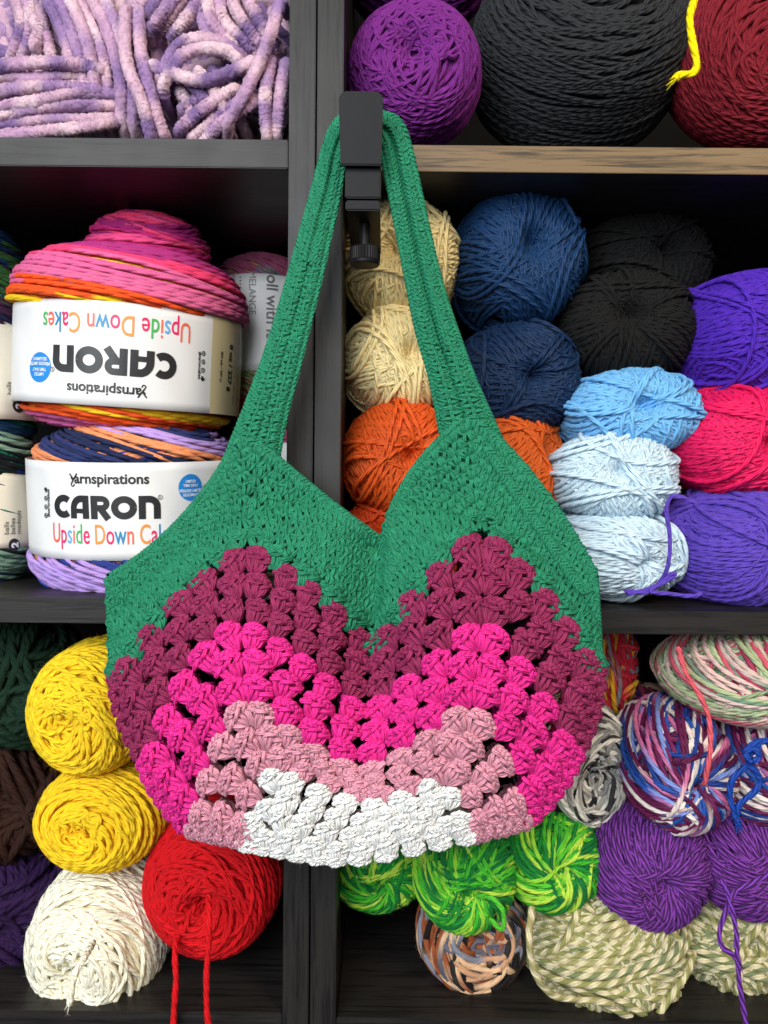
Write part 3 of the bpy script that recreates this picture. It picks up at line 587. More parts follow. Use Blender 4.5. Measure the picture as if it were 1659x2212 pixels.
# ------------------------------------------------------------------ cakes with labels
def cake(label, cx, cyb, cyt, ly0, ly1, Rpx, Y, bands, seed, tiltd=0.0, rotd=0.0, mound=None, upside=False, group=None, paper=None, deco=None, mat=None, yaw=0.0, sr=5.2, tw=(10, 62), slope=18, nexp=2.9):
    T = Tubes(seed); m = mpp(Y); cy = (cyb + cyt) / 2; C = at(cx, cy, Y); R = Rpx * m; H = (cyb - cyt) / 2 * m
    Rt = Matrix.Rotation(math.radians(tiltd), 3, 'Y') @ Matrix.Rotation(math.radians(rotd), 3, 'X'); Rm = np.array(Rt)
    RL = R * 0.972; mf = m * (Y + 0.55 - RL) / (Y + 0.55)
    lc = (float(at(cx, (ly0 + ly1) / 2, Y - RL)[2]) - C[2]); lh = (ly1 - ly0) / 2 * mf
    def post(p):                                            # squeezed where the paper band holds it
        z = p[..., 2] * H; t = np.clip((np.abs(z - lc) - lh * 0.9) / (0.25 * lh + 1e-9), 0, 1); t = t * t * (3 - 2 * t)
        f = 0.915 + 0.105 * t; q = p.copy(); q[..., 0] *= f; q[..., 1] *= f; return q
    T2 = Tubes(seed); pal, seg = bands; PA = np.array([lin(h) for h in pal])
    def wcol(nr, off, pos, rng):
        # one colour per run of neighbouring coils, by where the coil lies on the cake
        x = np.clip((off + 1) / 2, 0, 0.999) * len(PA) + 0.25 * np.sin(2 * np.pi * pos[:, 0] * 0.37) + rng.normal(0, 0.10, len(off))
        x = x[:, None] + 0.35 * np.sin(2 * np.pi * pos + rng.normal(0, 0.2, (len(off), 1)))
        return PA[np.clip(np.floor(x).astype(int), 0, len(PA) - 1)]
    ball_mesh(T2, np.zeros(3), (R, R, H), (0.001, 0, 1), 'cake', None, sr * m, n=nexp, dim=(0, 1), tilt=tw, G=46, K=10, M=96, post=post, K2=slope, wcol=wcol)
    T2.V = [v @ Rm.T + C for v in T2.V]
    if mound:
        mx, my, mrx, mrz, mpal, mseg, mw = mound; mC = at(mx, my, Y - 0.005)
        ball_mesh(T2, mC, (mrx * m, mrx * m, mrz * m), mw, 'spiral', lambda p_, r_: pal_col(p_, mpal, mseg, r_, 0.2), sr * m, n=2.4, dim=(0, 1), tilt=(4, 14))
    T2.fuzz(9000, 0.0042, 0.00009, C)
    o = T2.build('yarn_cake', mat or M_soft, None, C); tag(o, label, 'yarn cake', group)
    sgn = -1.0 if upside else 1.0; y0 = math.radians(yaw)
    def fn(a, h, lift=0.0):
        a = np.asarray(a, float) * sgn; h = np.asarray(h, float) * sgn; th = a / RL + y0
        r = RL + lift + 0.0006 * np.sin(5 * th + 40 * h) + 0.00025 * np.sin(17 * th + 90 * h) * np.sin(3 * th) + 0.0006 * np.sin(3 * th + 1) * (h / lh)
        P = np.stack([r * np.sin(th), -r * np.cos(th), lc + h], -1)
        return P @ Rm.T + C
    A, Hh = np.meshgrid(np.linspace(-math.pi * RL, math.pi * RL, 160), np.linspace(-lh, lh, 12), indexing='ij')
    P = fn(A, Hh, 0.0); idx = np.arange(160 * 12).reshape(160, 12)
    q = np.stack([idx[:-1, :-1], idx[1:, :-1], idx[1:, 1:], idx[:-1, 1:]], -1).reshape(-1, 4)
    Pi = fn(A, Hh, -0.0003); V = np.concatenate([P.reshape(-1, 3), Pi.reshape(-1, 3)]); k = 160 * 12
    e1 = np.stack([idx[:-1, 0], idx[:-1, 0] + k, idx[1:, 0] + k, idx[1:, 0]], -1); e2 = np.stack([idx[:-1, -1], idx[1:, -1], idx[1:, -1] + k, idx[:-1, -1] + k], -1)
    pb = mesh_obj('paper_band', V, [q, (q + k)[:, ::-1], e1, e2], paper or M_paper, o, C)
    if deco: deco(fn, pb, mf, lh, RL)
    return o

def brand_deco(fn, pb, m, lh, RL, q):
    """q: picture-unit layout, x from the band centre, y down from the band middle (reading upright)"""
    P_ = lambda x, y: (x * m, -y * m)
    put(text_geo('arnspirations', 31 * m, 0.00022, sx=1.0), fn, 'lettering', pb, M_ink, P_(q['y'][0] + 9, q['y'][1]))
    yx, yy = q['y'][0] - 84, q['y'][1]
    st = [(line((yx, -(yy - 20)), (yx + 9, -(yy - 9))), 3.2), (line((yx + 19, -(yy - 21)), (yx + 4, -(yy + 1))), 3.2), (arc(yx + 7, -(yy + 3), 4, 4, 150, 380, 10), 2.6), (line((yx + 3, -(yy - 12)), (yx + 8, -(yy - 6))), 2.6)]
    put(strokes_geo([([(a * m, b * m) for a, b in s_], w * m) for s_, w in st], 0.002), fn, 'lettering', pb, M_ink)
    put(caron_geo(q['ch'] * m), fn, 'lettering', pb, M_ink, P_(*q['c']), lift=0.0004)
    put(disc_geo(5.5 * m, hole=4.3 * m), fn, 'lettering', pb, M_greyink, P_(q['c'][0] + q['ch'] * 2.36, q['c'][1] - q['ch'] * 0.42))
    put(text_geo('R', 8 * m), fn, 'lettering', pb, M_greyink, P_(q['c'][0] + q['ch'] * 2.36, q['c'][1] - q['ch'] * 0.42 + 3))
    s = 'Upside Down Cakes'; cm = [0, 1, 5, 0, 3, 1, 0, 4, 1, 2, 0, 0, 4, 1, 2, 0, 3]
    put(text_geo(s, 62 * m, 0.0001, sx=q.get('ux', 0.61), cmap=cm), fn, 'lettering', pb, None, P_(*q['u']), multi=True, lift=0.0004)
    bx, by, br = q['b']
    bd = put(disc_geo(br * m), fn, 'sticker', pb, M_blueink, P_(bx, by), lift=0.0003)
    for i, t in enumerate(('LIMITED', 'TIME ONLY', 'PÉRIODE LIMITÉE', 'SEULEMENT')):
        put(text_geo(t, br * 0.29 * m, 0.00005, sx=0.85), fn, 'lettering', pb, M_whiteink, P_(bx, by - br * 0.36 + i * br * 0.31 + (br * 0.08 if i > 1 else 0)), lift=0.0006)
    sx_, sy_ = q['s']
    for i in range(4):
        y = sy_ + (i - 1.5) * 19
        put(disc_geo(5.6 * m) if i == 0 else disc_geo(5.6 * m, hole=3.6 * m), fn, 'lettering', pb, M_ink, P_(sx_, y))
        put(text_geo('f', 8 * m, 0.0001) if i == 0 else disc_geo(1.8 * m), fn, 'lettering', pb, M_whiteink if i == 0 else M_ink, P_(sx_, y + (3 if i == 0 else 0)), rot=q['sr'] if i == 0 else 0, lift=0.0006)
    put(text_geo('#caroncakes', 12 * m, 0.0001), fn, 'lettering', pb, M_ink, P_(sx_ + q['sd'], sy_), rot=q['sr'])

gC = 'yarn cakes with printed paper bands in the left bookcase'
def deco_top(fn, pb, m, lh, RL):
    brand_deco(fn, pb, m, lh, RL, dict(y=(42, -68), c=(32, -15), ch=58, u=(32, 84), ux=0.66, b=(206, -36, 33), s=(-176, -5), sr=90, sd=14))
    # beige strip with the weight: this side of the band is wrapped round to the right
    a0, a1 = -RL * math.radians(100), -RL * math.radians(43)
    A, Hh = np.meshgrid(np.linspace(a0, a1, 30), np.linspace(-lh + 0.0002, lh - 0.0002, 6), indexing='ij'); P = fn(A, Hh, 0.0003); idx = np.arange(180).reshape(30, 6)
    q = np.stack([idx[:-1, :-1], idx[1:, :-1], idx[1:, 1:], idx[:-1, 1:]], -1).reshape(-1, 4)
    mesh_obj('printed_strip', P.reshape(-1, 3), [q], M_beige, pb, P.reshape(-1, 3).mean(0))
    def pp(deg, y): return (-RL * math.radians(deg), -y * m)
    put(text_geo('8 oz / 227 g', 23 * m, 0.0003), fn, 'lettering', pb, M_ink, pp(57.5, 0), rot=90, lift=0.0006)
    put(text_geo('403 yds / 369 m', 11 * m, 0.0001), fn, 'lettering', pb, M_ink, pp(50, 0), rot=90, lift=0.0006)
    put(text_geo('NET WEIGHT – POIDS NET – PESO NETO', 9.5 * m), fn, 'lettering', pb, M_ink, pp(63.5, 0), rot=90, lift=0.0006)
    put(text_geo('100% Acrylic / Acrylique / Acrílico', 12.5 * m, 0.00012), fn, 'lettering', pb, M_ink, pp(69, 0), rot=90, lift=0.0006)
def deco_low(fn, pb, m, lh, RL):
    brand_deco(fn, pb, m, lh, RL, dict(y=(-66, -62), c=(-74, -10), ch=51, u=(-58, 70), ux=0.56, b=(118, -50, 30), s=(-225, -15), sr=90, sd=13))
YO = ['#f0b81c', '#f0b81c', '#ea5a1e', '#ea5a1e', '#ec7a20', '#f2c61e', '#e8501c', '#e6641e', '#cc4f8a', '#c9679a', '#a83a80']
cake('rainbow yarn cake with its white printed band upside down, stacked on another cake', 283, 932, 558, 632, 856, 240, 0.105,
     (['#a83a80', '#c05a90', '#e2521c', '#f0c020', '#ea5a1e', '#f0b81c', '#e8501c', '#f0b81c', '#e8501c', '#e8642a', '#f2c21c', '#e8501c', '#d0608c', '#cf5c8e', '#dc3c6c', '#a02a70', '#8f1a60'], 31.0), 11, tiltd=3.2, rotd=4, upside=True, yaw=16, slope=9, nexp=3.6, group=gC, deco=deco_top,
     mound=(318, 560, 132, 92, ['#e03a6a', '#e03a6a', '#b01f68', '#d8447c', '#8f1a60'], 2.0, (0.22, -0.25, 0.95)))
# extra coils on the shoulder of the upper cake, pink over orange
NV = ['#98a0d8', '#2c48a8', '#a98acb', '#b090d8', '#a98acb', '#26347a', '#2a3a80', '#e38a5e', '#20294f', '#1c2548', '#e08055', '#e88f60', '#e38a5e', '#26305f', '#1c2548', '#e88f60', '#b090d0', '#26305f']
cake('navy, peach and lavender yarn cake standing on the shelf, its white band upright', 300, 1294, 912, 978, 1192, 228, 0.10, (NV, 26.0), 12, rotd=5, slope=19, yaw=16, group=gC, deco=deco_low)
def deco_edge(fn, pb, m, lh, RL):
    def pp(deg, y): return (RL * math.radians(deg), -y * m)
    put(disc_geo(15 * m), fn, 'lettering', pb, M_ink, pp(0, 78))
    put(text_geo('2', 24 * m, 0.0004), fn, 'lettering', pb, M_whiteink, pp(3.6, 78), rot=90, lift=0.0006)
    for i, t in enumerate(('balls', 'balles', 'madejas')): put(text_geo(t, 17 * m, align='LEFT'), fn, 'lettering', pb, M_ink, pp(-5 + i * 6, 54), rot=90)
TE = ['#0c4a44', '#123a5a', '#0e6a54', '#1a1c40', '#3a1a38', '#2a5a2a', '#0a2e50']
cake('dark teal and green yarn cake at left edge, upper one, its cream band tilted', -75, 1000, 482, 690, 908, 150, 0.12, (TE, 7.0), 13, tiltd=-4, group=gC, paper=M_cream, deco=deco_edge, yaw=64)
cake('dark green, black and blue yarn cake at left edge standing on the shelf', -70, 1272, 905, 1020, 1188, 146, 0.115, (['#0e5a44', '#14284e', '#6a8a78', '#12161c', '#1a6a50', '#1a2a6a', '#0c1014', '#8aa890'], 3.0), 14, rotd=0, group=gC, paper=M_cream, deco=deco_edge, yaw=64)
def deco_roll(fn, pb, m, lh, RL):
    def pp(deg, y): return (RL * math.radians(deg), -y * m)
    put(text_geo('roll with it', 35 * m, 0.0002), fn, 'lettering', pb, M_greyink, pp(27, -42), rot=-90)
    put(text_geo('MELANGE', 21 * m), fn, 'lettering', pb, M_greyink, pp(10, -62), rot=-90)
    for i in range(18): put(disc_geo(1.5 * m, 12), fn, 'lettering', pb, M_ink, pp(1, -96 + i * 7.4))
    put(text_geo('ACRYLIC / ACRYLIQUE / ACRÍLICO', 9.5 * m), fn, 'lettering', pb, M_redink, pp(-8, -30), rot=-90)
RW = ['#b0503a', '#8a9a6a', '#c9a05a', '#6a7a8a', '#a05070']
cake('skein with a pale printed band standing behind the rainbow cake by the upright', 565, 925, 560, 592, 800, 120, 0.20, (RW, 4.0), 15, rotd=0, tiltd=0, group='banded skeins in shadow behind the cakes', paper=M_paper, deco=deco_roll, yaw=-14, sr=3.2)
cake('skein with a plain pale band low behind the navy cake by the upright', 570, 1288, 925, 955, 1180, 112, 0.20, (RW, 4.0), 16, group='banded skeins in shadow behind the cakes', paper=M_paper, sr=3.2)
ball('yarn_ball', 'black yarn ball in shadow behind the pink top of the rainbow cake', 440, 575, 48, 80, 0.235, '#0d0d0e', 'cross', sr=5, G=14)

# ------------------------------------------------------------------ clamp hook
def prism(name, prof, x0, x1, mat, parent, bev=0.0008, taper=None):
    """side outline (Y, z) swept from x0 to x1"""
    bm = bmesh.new()
    A = [bm.verts.new((x0, y, z)) for y, z in prof]; B = [bm.verts.new((x1, y, z)) for y, z in prof]
    if taper:
        for vs, sg in ((A, 1), (B, -1)):
            for v in vs: v.co.x += sg * taper(v.co.z)
    bm.faces.new(A); bm.faces.new(B[::-1]); n = len(prof)
    for i in range(n): bm.faces.new((A[i], B[i], B[(i + 1) % n], A[(i + 1) % n]))
    bmesh.ops.recalc_face_normals(bm, faces=bm.faces[:])
    if bev: bmesh.ops.bevel(bm, geom=bm.edges[:], offset=bev, segments=2, affect='EDGES')
    me = bpy.data.meshes.new(name); bm.to_mesh(me); bm.free(); me.materials.append(mat)
    for p_ in me.polygons: p_.use_smooth = False
    o = bpy.data.objects.new(name, me); COLL.objects.link(o); o.parent = parent; o.location = -parent.location; return o
hk0 = px(786, 400, -0.02)
hook = empty('clamp_hook', hk0); tag(hook, 'black metal clamp hook screwed to the top right shelf edge, carrying the crocheted bag', 'hook')
YL = -0.064                                        # the lip's front face
zz = lambda y, Y: float(at(786, y, Y)[2])
xx = lambda x, Y: float(at(x, 400, Y)[0])
zt, zb = zz(196, YL), zz(352, YL)
m_ = mpp(YL)
# lip: an upright plate with rounded corners, leaning out at the top
bm = bmesh.new(); wdt = (xx(826, YL) - xx(730, YL)) / 2; cxl = (xx(826, YL) + xx(730, YL)) / 2; r_ = 0.0048
out = [(cxl - wdt * 0.90, zb)] + [(cxl - wdt + r_ - r_ * math.cos(t), zt - r_ + r_ * math.sin(t)) for t in np.linspace(0, math.pi / 2, 8)] + \
      [(cxl + wdt - r_ + r_ * math.sin(t), zt - r_ + r_ * math.cos(t)) for t in np.linspace(0, math.pi / 2, 8)] + [(cxl + wdt * 0.94, zb)]
fv = [bm.verts.new((x, YL + 0.003 * (zt - z) / (zt - zb), z)) for x, z in out]; bv = [bm.verts.new((x, YL + 0.0034 + 0.003 * (zt - z) / (zt - zb), z)) for x, z in out]
bm.faces.new(fv); bm.faces.new(bv[::-1])
for i in range(len(out)): j = (i + 1) % len(out); bm.faces.new((fv[i], bv[i], bv[j], fv[j]))
bmesh.ops.recalc_face_normals(bm, faces=bm.faces[:]); bmesh.ops.bevel(bm, geom=[e for e in bm.edges if abs(e.verts[0].co.y - e.verts[1].co.y) < 0.002], offset=0.0007, segments=2, affect='EDGES')
me = bpy.data.meshes.new('hook_lip'); bm.to_mesh(me); bm.free(); me.materials.append(M_metal)
o = bpy.data.objects.new('hook_lip', me); COLL.objects.link(o); o.parent = hook; o.location = -hook.location
YB = -0.052
z1, z2, z3, z4 = zz(350, YB), zz(433, YB), zz(436, YB), zz(458, YB)
xa, xb = xx(746, YB), xx(823, YB)
arm_z = zz(295, -0.05)
# arm carrying the strap, from the lip back over the board, and the front plate below it
prism('hook_arm', [(YL + 0.0035, zb + 0.004), (YB + 0.004, zb - 0.002), (YB + 0.004, arm_z - 0.006), (0.045, arm_z - 0.006), (0.045, arm_z), (YB + 0.001, arm_z), (YB - 0.001, zb + 0.012)], xa + 0.003, xb - 0.003, M_metal, hook, 0.0006)
prism('front_plate', [(YB, z1), (YB - 0.004, z1 - 0.002), (YB - 0.004, z2), (YB + 0.004, z2), (YB + 0.004, z1)], xa, xb, M_metal, hook, 0.0008)
prism('lower_jaw', [(YB - 0.003, z3), (YB - 0.003, z4), (0.040, z4), (0.040, z3)], xa + 0.0003, xb - 0.0003, M_metal, hook, 0.0008)
prism('upper_jaw', [(0.004, zc(314, 790) + 0.0045), (0.004, zc(314, 790) + 0.0008), (0.05, zc(314, 790) + 0.0008), (0.05, zc(314, 790) + 0.0045)], xa + 0.003, xb - 0.003, M_metal, hook, 0.0004)
YS = -0.030
sx0, sz0 = float(at(789, 460, YS)[0]), float(at(789, 455, YS)[2])
kz = float(at(789, 555, YS)[2]); mS = mpp(YS)
prof = []; L_ = sz0 - kz + 0.004
for i in range(46): prof.append((10.5 * mS + (0.0003 if i % 2 else 0.0), -L_ * i / 45))
lathe('screw', [(0.0002, 0.004)] + prof + [(0.0002, -L_)], (sx0, YS, sz0), (0, 0, 1), M_metal, hook, 20)
kn = 72; a = np.linspace(0, 2 * np.pi, kn, endpoint=False); R0 = 33 * mS; kh = 38 * mS
ringr = np.where(np.arange(kn) % 2 == 0, R0, R0 * 0.955); V = []
for rr_, z in ((0.3, 0.5), (0.93, 0.5), (1, 0.42), (1, -0.22), (0.97, -0.26), (0.985, -0.30), (0.97, -0.42), (0.9, -0.5), (0.02, -0.5)):
    rad = ringr * rr_ if rr_ == 1 else np.full(kn, R0 * rr_)
    V.append(np.stack([sx0 + rad * np.cos(a), YS + rad * np.sin(a), np.full(kn, kz + z * kh)], -1))
V = np.array(V); idx = np.arange(V.shape[0] * kn).reshape(-1, kn); q = np.stack([idx[:-1], idx[1:], np.roll(idx[1:], -1, 1), np.roll(idx[:-1], -1, 1)], -1).reshape(-1, 4)
mesh_obj('knurled_knob', V.reshape(-1, 3), [q], M_metal, hook, (sx0, YS, kz), smooth=False)

# ------------------------------------------------------------------ crocheted bag
def quad3(a, m, b):
    a, m, b = map(np.array, (a, m, b)); return lambda f: (2 * (f - .5) * (f - 1))[..., None] * a + (-4 * f * (f - 1))[..., None] * m + (2 * f * (f - .5))[..., None] * b
def curve(pts):
    seg = [quad3(pts[2 * i], pts[2 * i + 1], pts[2 * i + 2]) for i in range(4)]
    def fn(t):
        t = np.clip(np.asarray(t, float), 0, 1); k = np.minimum((t * 4).astype(int), 3); f = t * 4 - k
        out = np.zeros(t.shape + (2,))
        for i in range(4):
            mk = k == i
            if mk.any(): out[mk] = seg[i](f[mk])
        return out
    return fn
CG = curve([(238, 1250), (398, 1122), (528, 935), (700, 1080), (833, 1178), (888, 1032), (1015, 900), (1160, 1050), (1282, 1245)])
C0 = curve([(246, 1455), (372, 1292), (535, 1168), (690, 1268), (812, 1392), (922, 1240), (1042, 1130), (1178, 1265), (1294, 1440)])
C1 = curve([(308, 1648), (395, 1432), (523, 1330), (652, 1410), (788, 1528), (907, 1435), (1042, 1322), (1165, 1465), (1250, 1625)])
C2 = curve([(405, 1795), (440, 1640), (525, 1488), (628, 1575), (768, 1665), (908, 1590), (1022, 1498), (1102, 1630), (1142, 1778)])
C3 = curve([(545, 1822), (552, 1735), (585, 1648), (668, 1688), (800, 1735), (895, 1712), (962, 1672), (1000, 1738), (1012, 1808)])
C4 = curve([(528, 1822), (572, 1832), (620, 1843), (672, 1851), (722, 1856), (790, 1852), (866, 1839), (940, 1822), (1015, 1806)])
CV = [CG, C0, C1, C2, C3, C4]
def surf(t, s):
    t = np.asarray(t, float); s = np.broadcast_to(np.asarray(s, float), t.shape)
    i = np.clip(np.floor(s).astype(int), 0, 4); f = (s - i)[..., None]; out = np.zeros(t.shape + (2,))
    for k in range(5):
        mk = i == k
        if mk.any(): out[mk] = CV[k](t[mk]) * (1 - f[mk]) + CV[k + 1](t[mk]) * f[mk]
    return out
def bag_y(x, y):
    x = np.asarray(x, float); y = np.asarray(y, float)
    e = np.sqrt(np.clip(1 - ((x - 768) / 560) ** 2 - ((y - 1500) / 420) ** 2, 0, 1))
    xv = np.interp(y, [1170, 1400, 1680], [834, 812, 775])
    v = np.exp(-((x - xv) / 75.0) ** 2) * np.clip((1760 - y) / 350.0, 0, 1) * np.clip((y - 1100) / 80, 0, 1)
    lob = np.exp(-((x - 530) / 150) ** 2 - ((y - 1420) / 260) ** 2) + np.exp(-((x - 1040) / 150) ** 2 - ((y - 1420) / 260) ** 2)
    over = 1 / (1 + np.exp(-(x - xv - 4) / 5.0)) * np.exp(-np.clip(x - xv, 0, None) / 70.0) * np.clip((1480 - y) / 160, 0, 1) * np.clip((y - 1120) / 60, 0, 1)
    return -0.046 - 0.040 * e + 0.024 * v - 0.014 * lob - 0.016 * over
def bag_pt(x, y, z, back):
    Y = bag_y(x, y)
    if back: Y = -0.016 + 0.10 * (Y + 0.046) * 0
    k = 1.0 if not back else 0.972
    x = 770 + (np.asarray(x) - 770) * k; y = 1480 + (np.asarray(y) - 1480) * k
    return at(x, y, Y - np.asarray(z) * 0.00027 * (1 if not back else -1))
def stitch(T, strands, O, e1, e2, r, col, back, rng, jit=0.03, sides=7):
    """strands: list of (n,3) in stitch units; O,(N,2) origins, e1/e2 (N,2) scaled axes in picture units"""
    N = len(O); sc = np.sqrt(np.linalg.norm(e1, axis=1) * np.linalg.norm(e2, axis=1))
    for s_ in strands:
        q = s_[None] + rng.normal(0, jit * 0.5, (N, 1, 3)) + rng.normal(0, jit * 0.2, (N,) + s_.shape)
        xy = O[:, None] + q[..., 0:1] * e1[:, None] + q[..., 1:2] * e2[:, None]
        P = bag_pt(xy[..., 0], xy[..., 1], q[..., 2] * sc[:, None], back)
        c = np.asarray(col); c = c[None] * (1 + rng.normal(0, 0.05, (N, 1)))
        T.add(P, (0, -1, 0), r * 0.00026 * (1 + 0.12 * rng.normal(size=(N, 1)) * np.ones((1, P.shape[1]))), c, sides=sides)

def granny(npost=3, seed=0):
    """one cluster of treble posts fanning out of a single hole under a chain top; unit width and height"""
    out = []; t = np.linspace(0, 1, 11)
    for i in np.linspace(-1, 1, npost):
        b = np.array([0.05 * i, -0.12]); p = np.array([0.31 * i, 0.66 - 0.10 * abs(i)])
        d = (p - b) / np.linalg.norm(p - b); n = np.array([d[1], -d[0]])
        bulge = 0.02 + (0.28 - 0.08 * abs(i)) * np.sin(np.pi * np.clip(t * 0.8 + 0.08, 0, 1))
        for ph in (0, math.pi * 2 / 3, math.pi * 4 / 3):
            a = 1.5 * t + ph + i
            xy = b + (p - b) * t[:, None] + n * (0.088 * np.cos(a) * (0.55 + 0.45 * np.sin(np.pi * t)))[:, None] + n * (0.05 * i * np.sin(np.pi * t))[:, None]
            out.append(np.stack([xy[:, 0], xy[:, 1], bulge + 0.05 * np.sin(a)], -1))
    for i in np.linspace(-1, 1, npost):
        c0 = np.array([0.27 * i - 0.17, 0.42 - 0.08 * abs(i)]); c1 = np.array([0.27 * i + 0.15, 0.62 - 0.08 * abs(i)]); xy = c0 + (c1 - c0) * t[:, None]
        out.append(np.stack([xy[:, 0], xy[:, 1], 0.30 - 0.1 * abs(i) + 0.14 * np.sin(np.pi * t)], -1))
    # chain over the top: three plaited strands, rolling back at both ends
    t = np.linspace(0, 1, 34); w = 0.43
    for k in range(3):
        a = 2 * math.pi * (2.1 * t + k / 3); x = -w + 2 * w * t; y = 0.56 + 0.22 * np.sin(np.pi * t) ** 0.8 + 0.10 * np.sin(a)
        out.append(np.stack([x, y, 0.06 + 0.30 * np.sin(np.pi * t) ** 0.7 + 0.06 * np.sin(2 * a)], -1))
    return out
def sc_stitch(flip):
    """single crochet: strands fanning out of one hole, with a slanting bar"""
    t = np.linspace(0, 1, 8)[:, None]; g = 1 if not flip else -1; out = []
    def leg(a, b, h, bow=0.0):
        a, b = np.array(a, float), np.array(b, float); q = a + (b - a) * t; z = h * np.sin(np.pi * (0.08 + 0.84 * t)); q = q + np.array([bow, 0]) * np.sin(np.pi * t)
        out.append(np.concatenate([q, z], 1))
    leg((-0.52, 0.36 * g), (-0.08, -0.44 * g), 0.42, -0.08); leg((0.52, 0.36 * g), (0.08, -0.44 * g), 0.42, 0.08)
    leg((0.03, 0.50 * g), (0.0, -0.40 * g), 0.50, 0.04)
    leg((-0.46, 0.46 * g), (0.40, 0.56 * g), 0.40)
    return out
GRN, BUR, HOT, DUS, WHT = lin('#237e5c'), lin('#8e2854'), lin('#e82a8e'), lin('#da93a5'), lin('#f8f6f2')
bag = empty('crochet_bag', px(770, 1480, -0.04)); tag(bag, 'green, burgundy, pink and white crocheted granny shoulder bag hanging from the black hook', 'bag')
YR = 5.6                                            # strand radius in picture units
def frame(t, s, ds, mix=0.45):
    o = surf(t, s); up = surf(t, s - ds) - surf(t, s + ds); tg = surf(np.clip(t + 0.004, 0, 1), s) - surf(np.clip(t - 0.004, 0, 1), s)
    u1 = unit(up); tn = unit(tg); per = np.stack([tn[:, 1], -tn[:, 0]], 1)
    u = unit(u1 * (1 - mix) + per * mix); e1 = np.stack([-u[:, 1], u[:, 0]], 1); e1 = unit(e1 * 0.75 + tn * 0.25)
    return o, e1, u, np.linalg.norm(up, axis=1)
def seglen(s, a, b):
    p = surf(np.linspace(a, b, 40), s); return float(np.sum(np.linalg.norm(np.diff(p, axis=0), axis=1)))
def granny_rows(T, b, nrows, col, back, rng, wid=59.0, off0=0.0, white=False):
    for j in range(nrows):
        s = b + (j + off0 + 0.5) / nrows; ds = 0.5 / nrows
        ts, ws = [], []
        for qd in range(4):
            tq = np.linspace(qd / 4, qd / 4 + 0.25, 60)[::(1 if qd % 2 else -1)]; pl = surf(tq, np.full(60, s)); dd = np.abs(np.diff(pl, axis=0)); dl = np.hypot(dd[:, 0], dd[:, 1])
            mt = np.concatenate([[0], np.cumsum(np.maximum(dd[:, 0], 0.68 * dl))]); k_ = max(3 if b == 3 else 2, int(round(mt[-1] / wid))); st_ = mt[-1] / k_
            mv = (np.arange(k_) + 0.5) * st_; al = np.concatenate([[0], np.cumsum(dl)])
            ts += list(np.interp(mv, mt, tq)); ws += list(np.interp(mv + st_ / 2, mt, al) - np.interp(mv - st_ / 2, mt, al))
        t = np.array(ts) + rng.normal(0, 0.0015, len(ts)); w = np.array(ws)
        if white:
            tt = np.linspace(0.01, 0.99, 200); pl = surf(tt, np.full(200, s)); cl = np.concatenate([[0], np.cumsum(np.linalg.norm(np.diff(pl, axis=0), axis=1))])
            dd = np.abs(np.diff(pl, axis=0)); x_ = np.concatenate([[0], np.cumsum(np.maximum(dd[:, 0], 0.55 * np.hypot(dd[:, 0], dd[:, 1])))]); n = 9
            t = np.interp((np.arange(n) + (0.74 if j % 2 else 0.24)) / n * x_[-1], x_, tt); w = np.full(n, x_[-1] / n * 1.05)
        o, e1, u, h = frame(t, s, ds, 0.72 if not white else 0.8)
        o = o - u * (h * 0.46)[:, None]
        hh = np.clip(h, 34, 62) * 1.02
        if white: u = unit(u * 0.35 + np.array([0, -1.0]) * 0.65); e1 = np.stack([-u[:, 1], u[:, 0]], 1); hh = np.clip(h, 36, 62) * 1.15
        # the picture plane runs down, the stitch up
        stitch(T, granny(), o + u * (h * 0.0)[:, None], e1 * np.clip(w * 1.00, 48, 80)[:, None], u * hh[:, None], YR * 0.86, col, back, rng)
def chain(T, pts, amp, r, col, back, rng, per=26.0, z0=6.0):
    """a plaited chain edge along picture points (n,2)"""
    p = smooth_path(pts, 400); d = np.concatenate([[0], np.cumsum(np.linalg.norm(np.diff(p, axis=0), axis=1))]); n = int(d[-1] / 2.6)
    u = np.linspace(0, d[-1], n); x = np.interp(u, d, p[:, 0]); y = np.interp(u, d, p[:, 1]); tx, ty = np.gradient(x), np.gradient(y); L = np.hypot(tx, ty); nx, ny = -ty / L, tx / L
    for k in range(3):
        a = 2 * np.pi * (u / per + k / 3)
        P = bag_pt(x + nx * amp * np.sin(a), y + ny * amp * np.sin(a), z0 + amp * 0.6 * np.sin(2 * a), back)
        T.add(P[None], (0, -1, 0), r * 0.00026, col, sides=7)
def sheet(T, s0, s1, col, back, z=-3.0, nt=160, ns=8):
    t, s = np.meshgrid(np.linspace(0.0, 1, nt), np.linspace(s0, s1, ns), indexing='ij'); q = surf(t, s); T.grid(bag_pt(q[..., 0], q[..., 1], z, back), col)

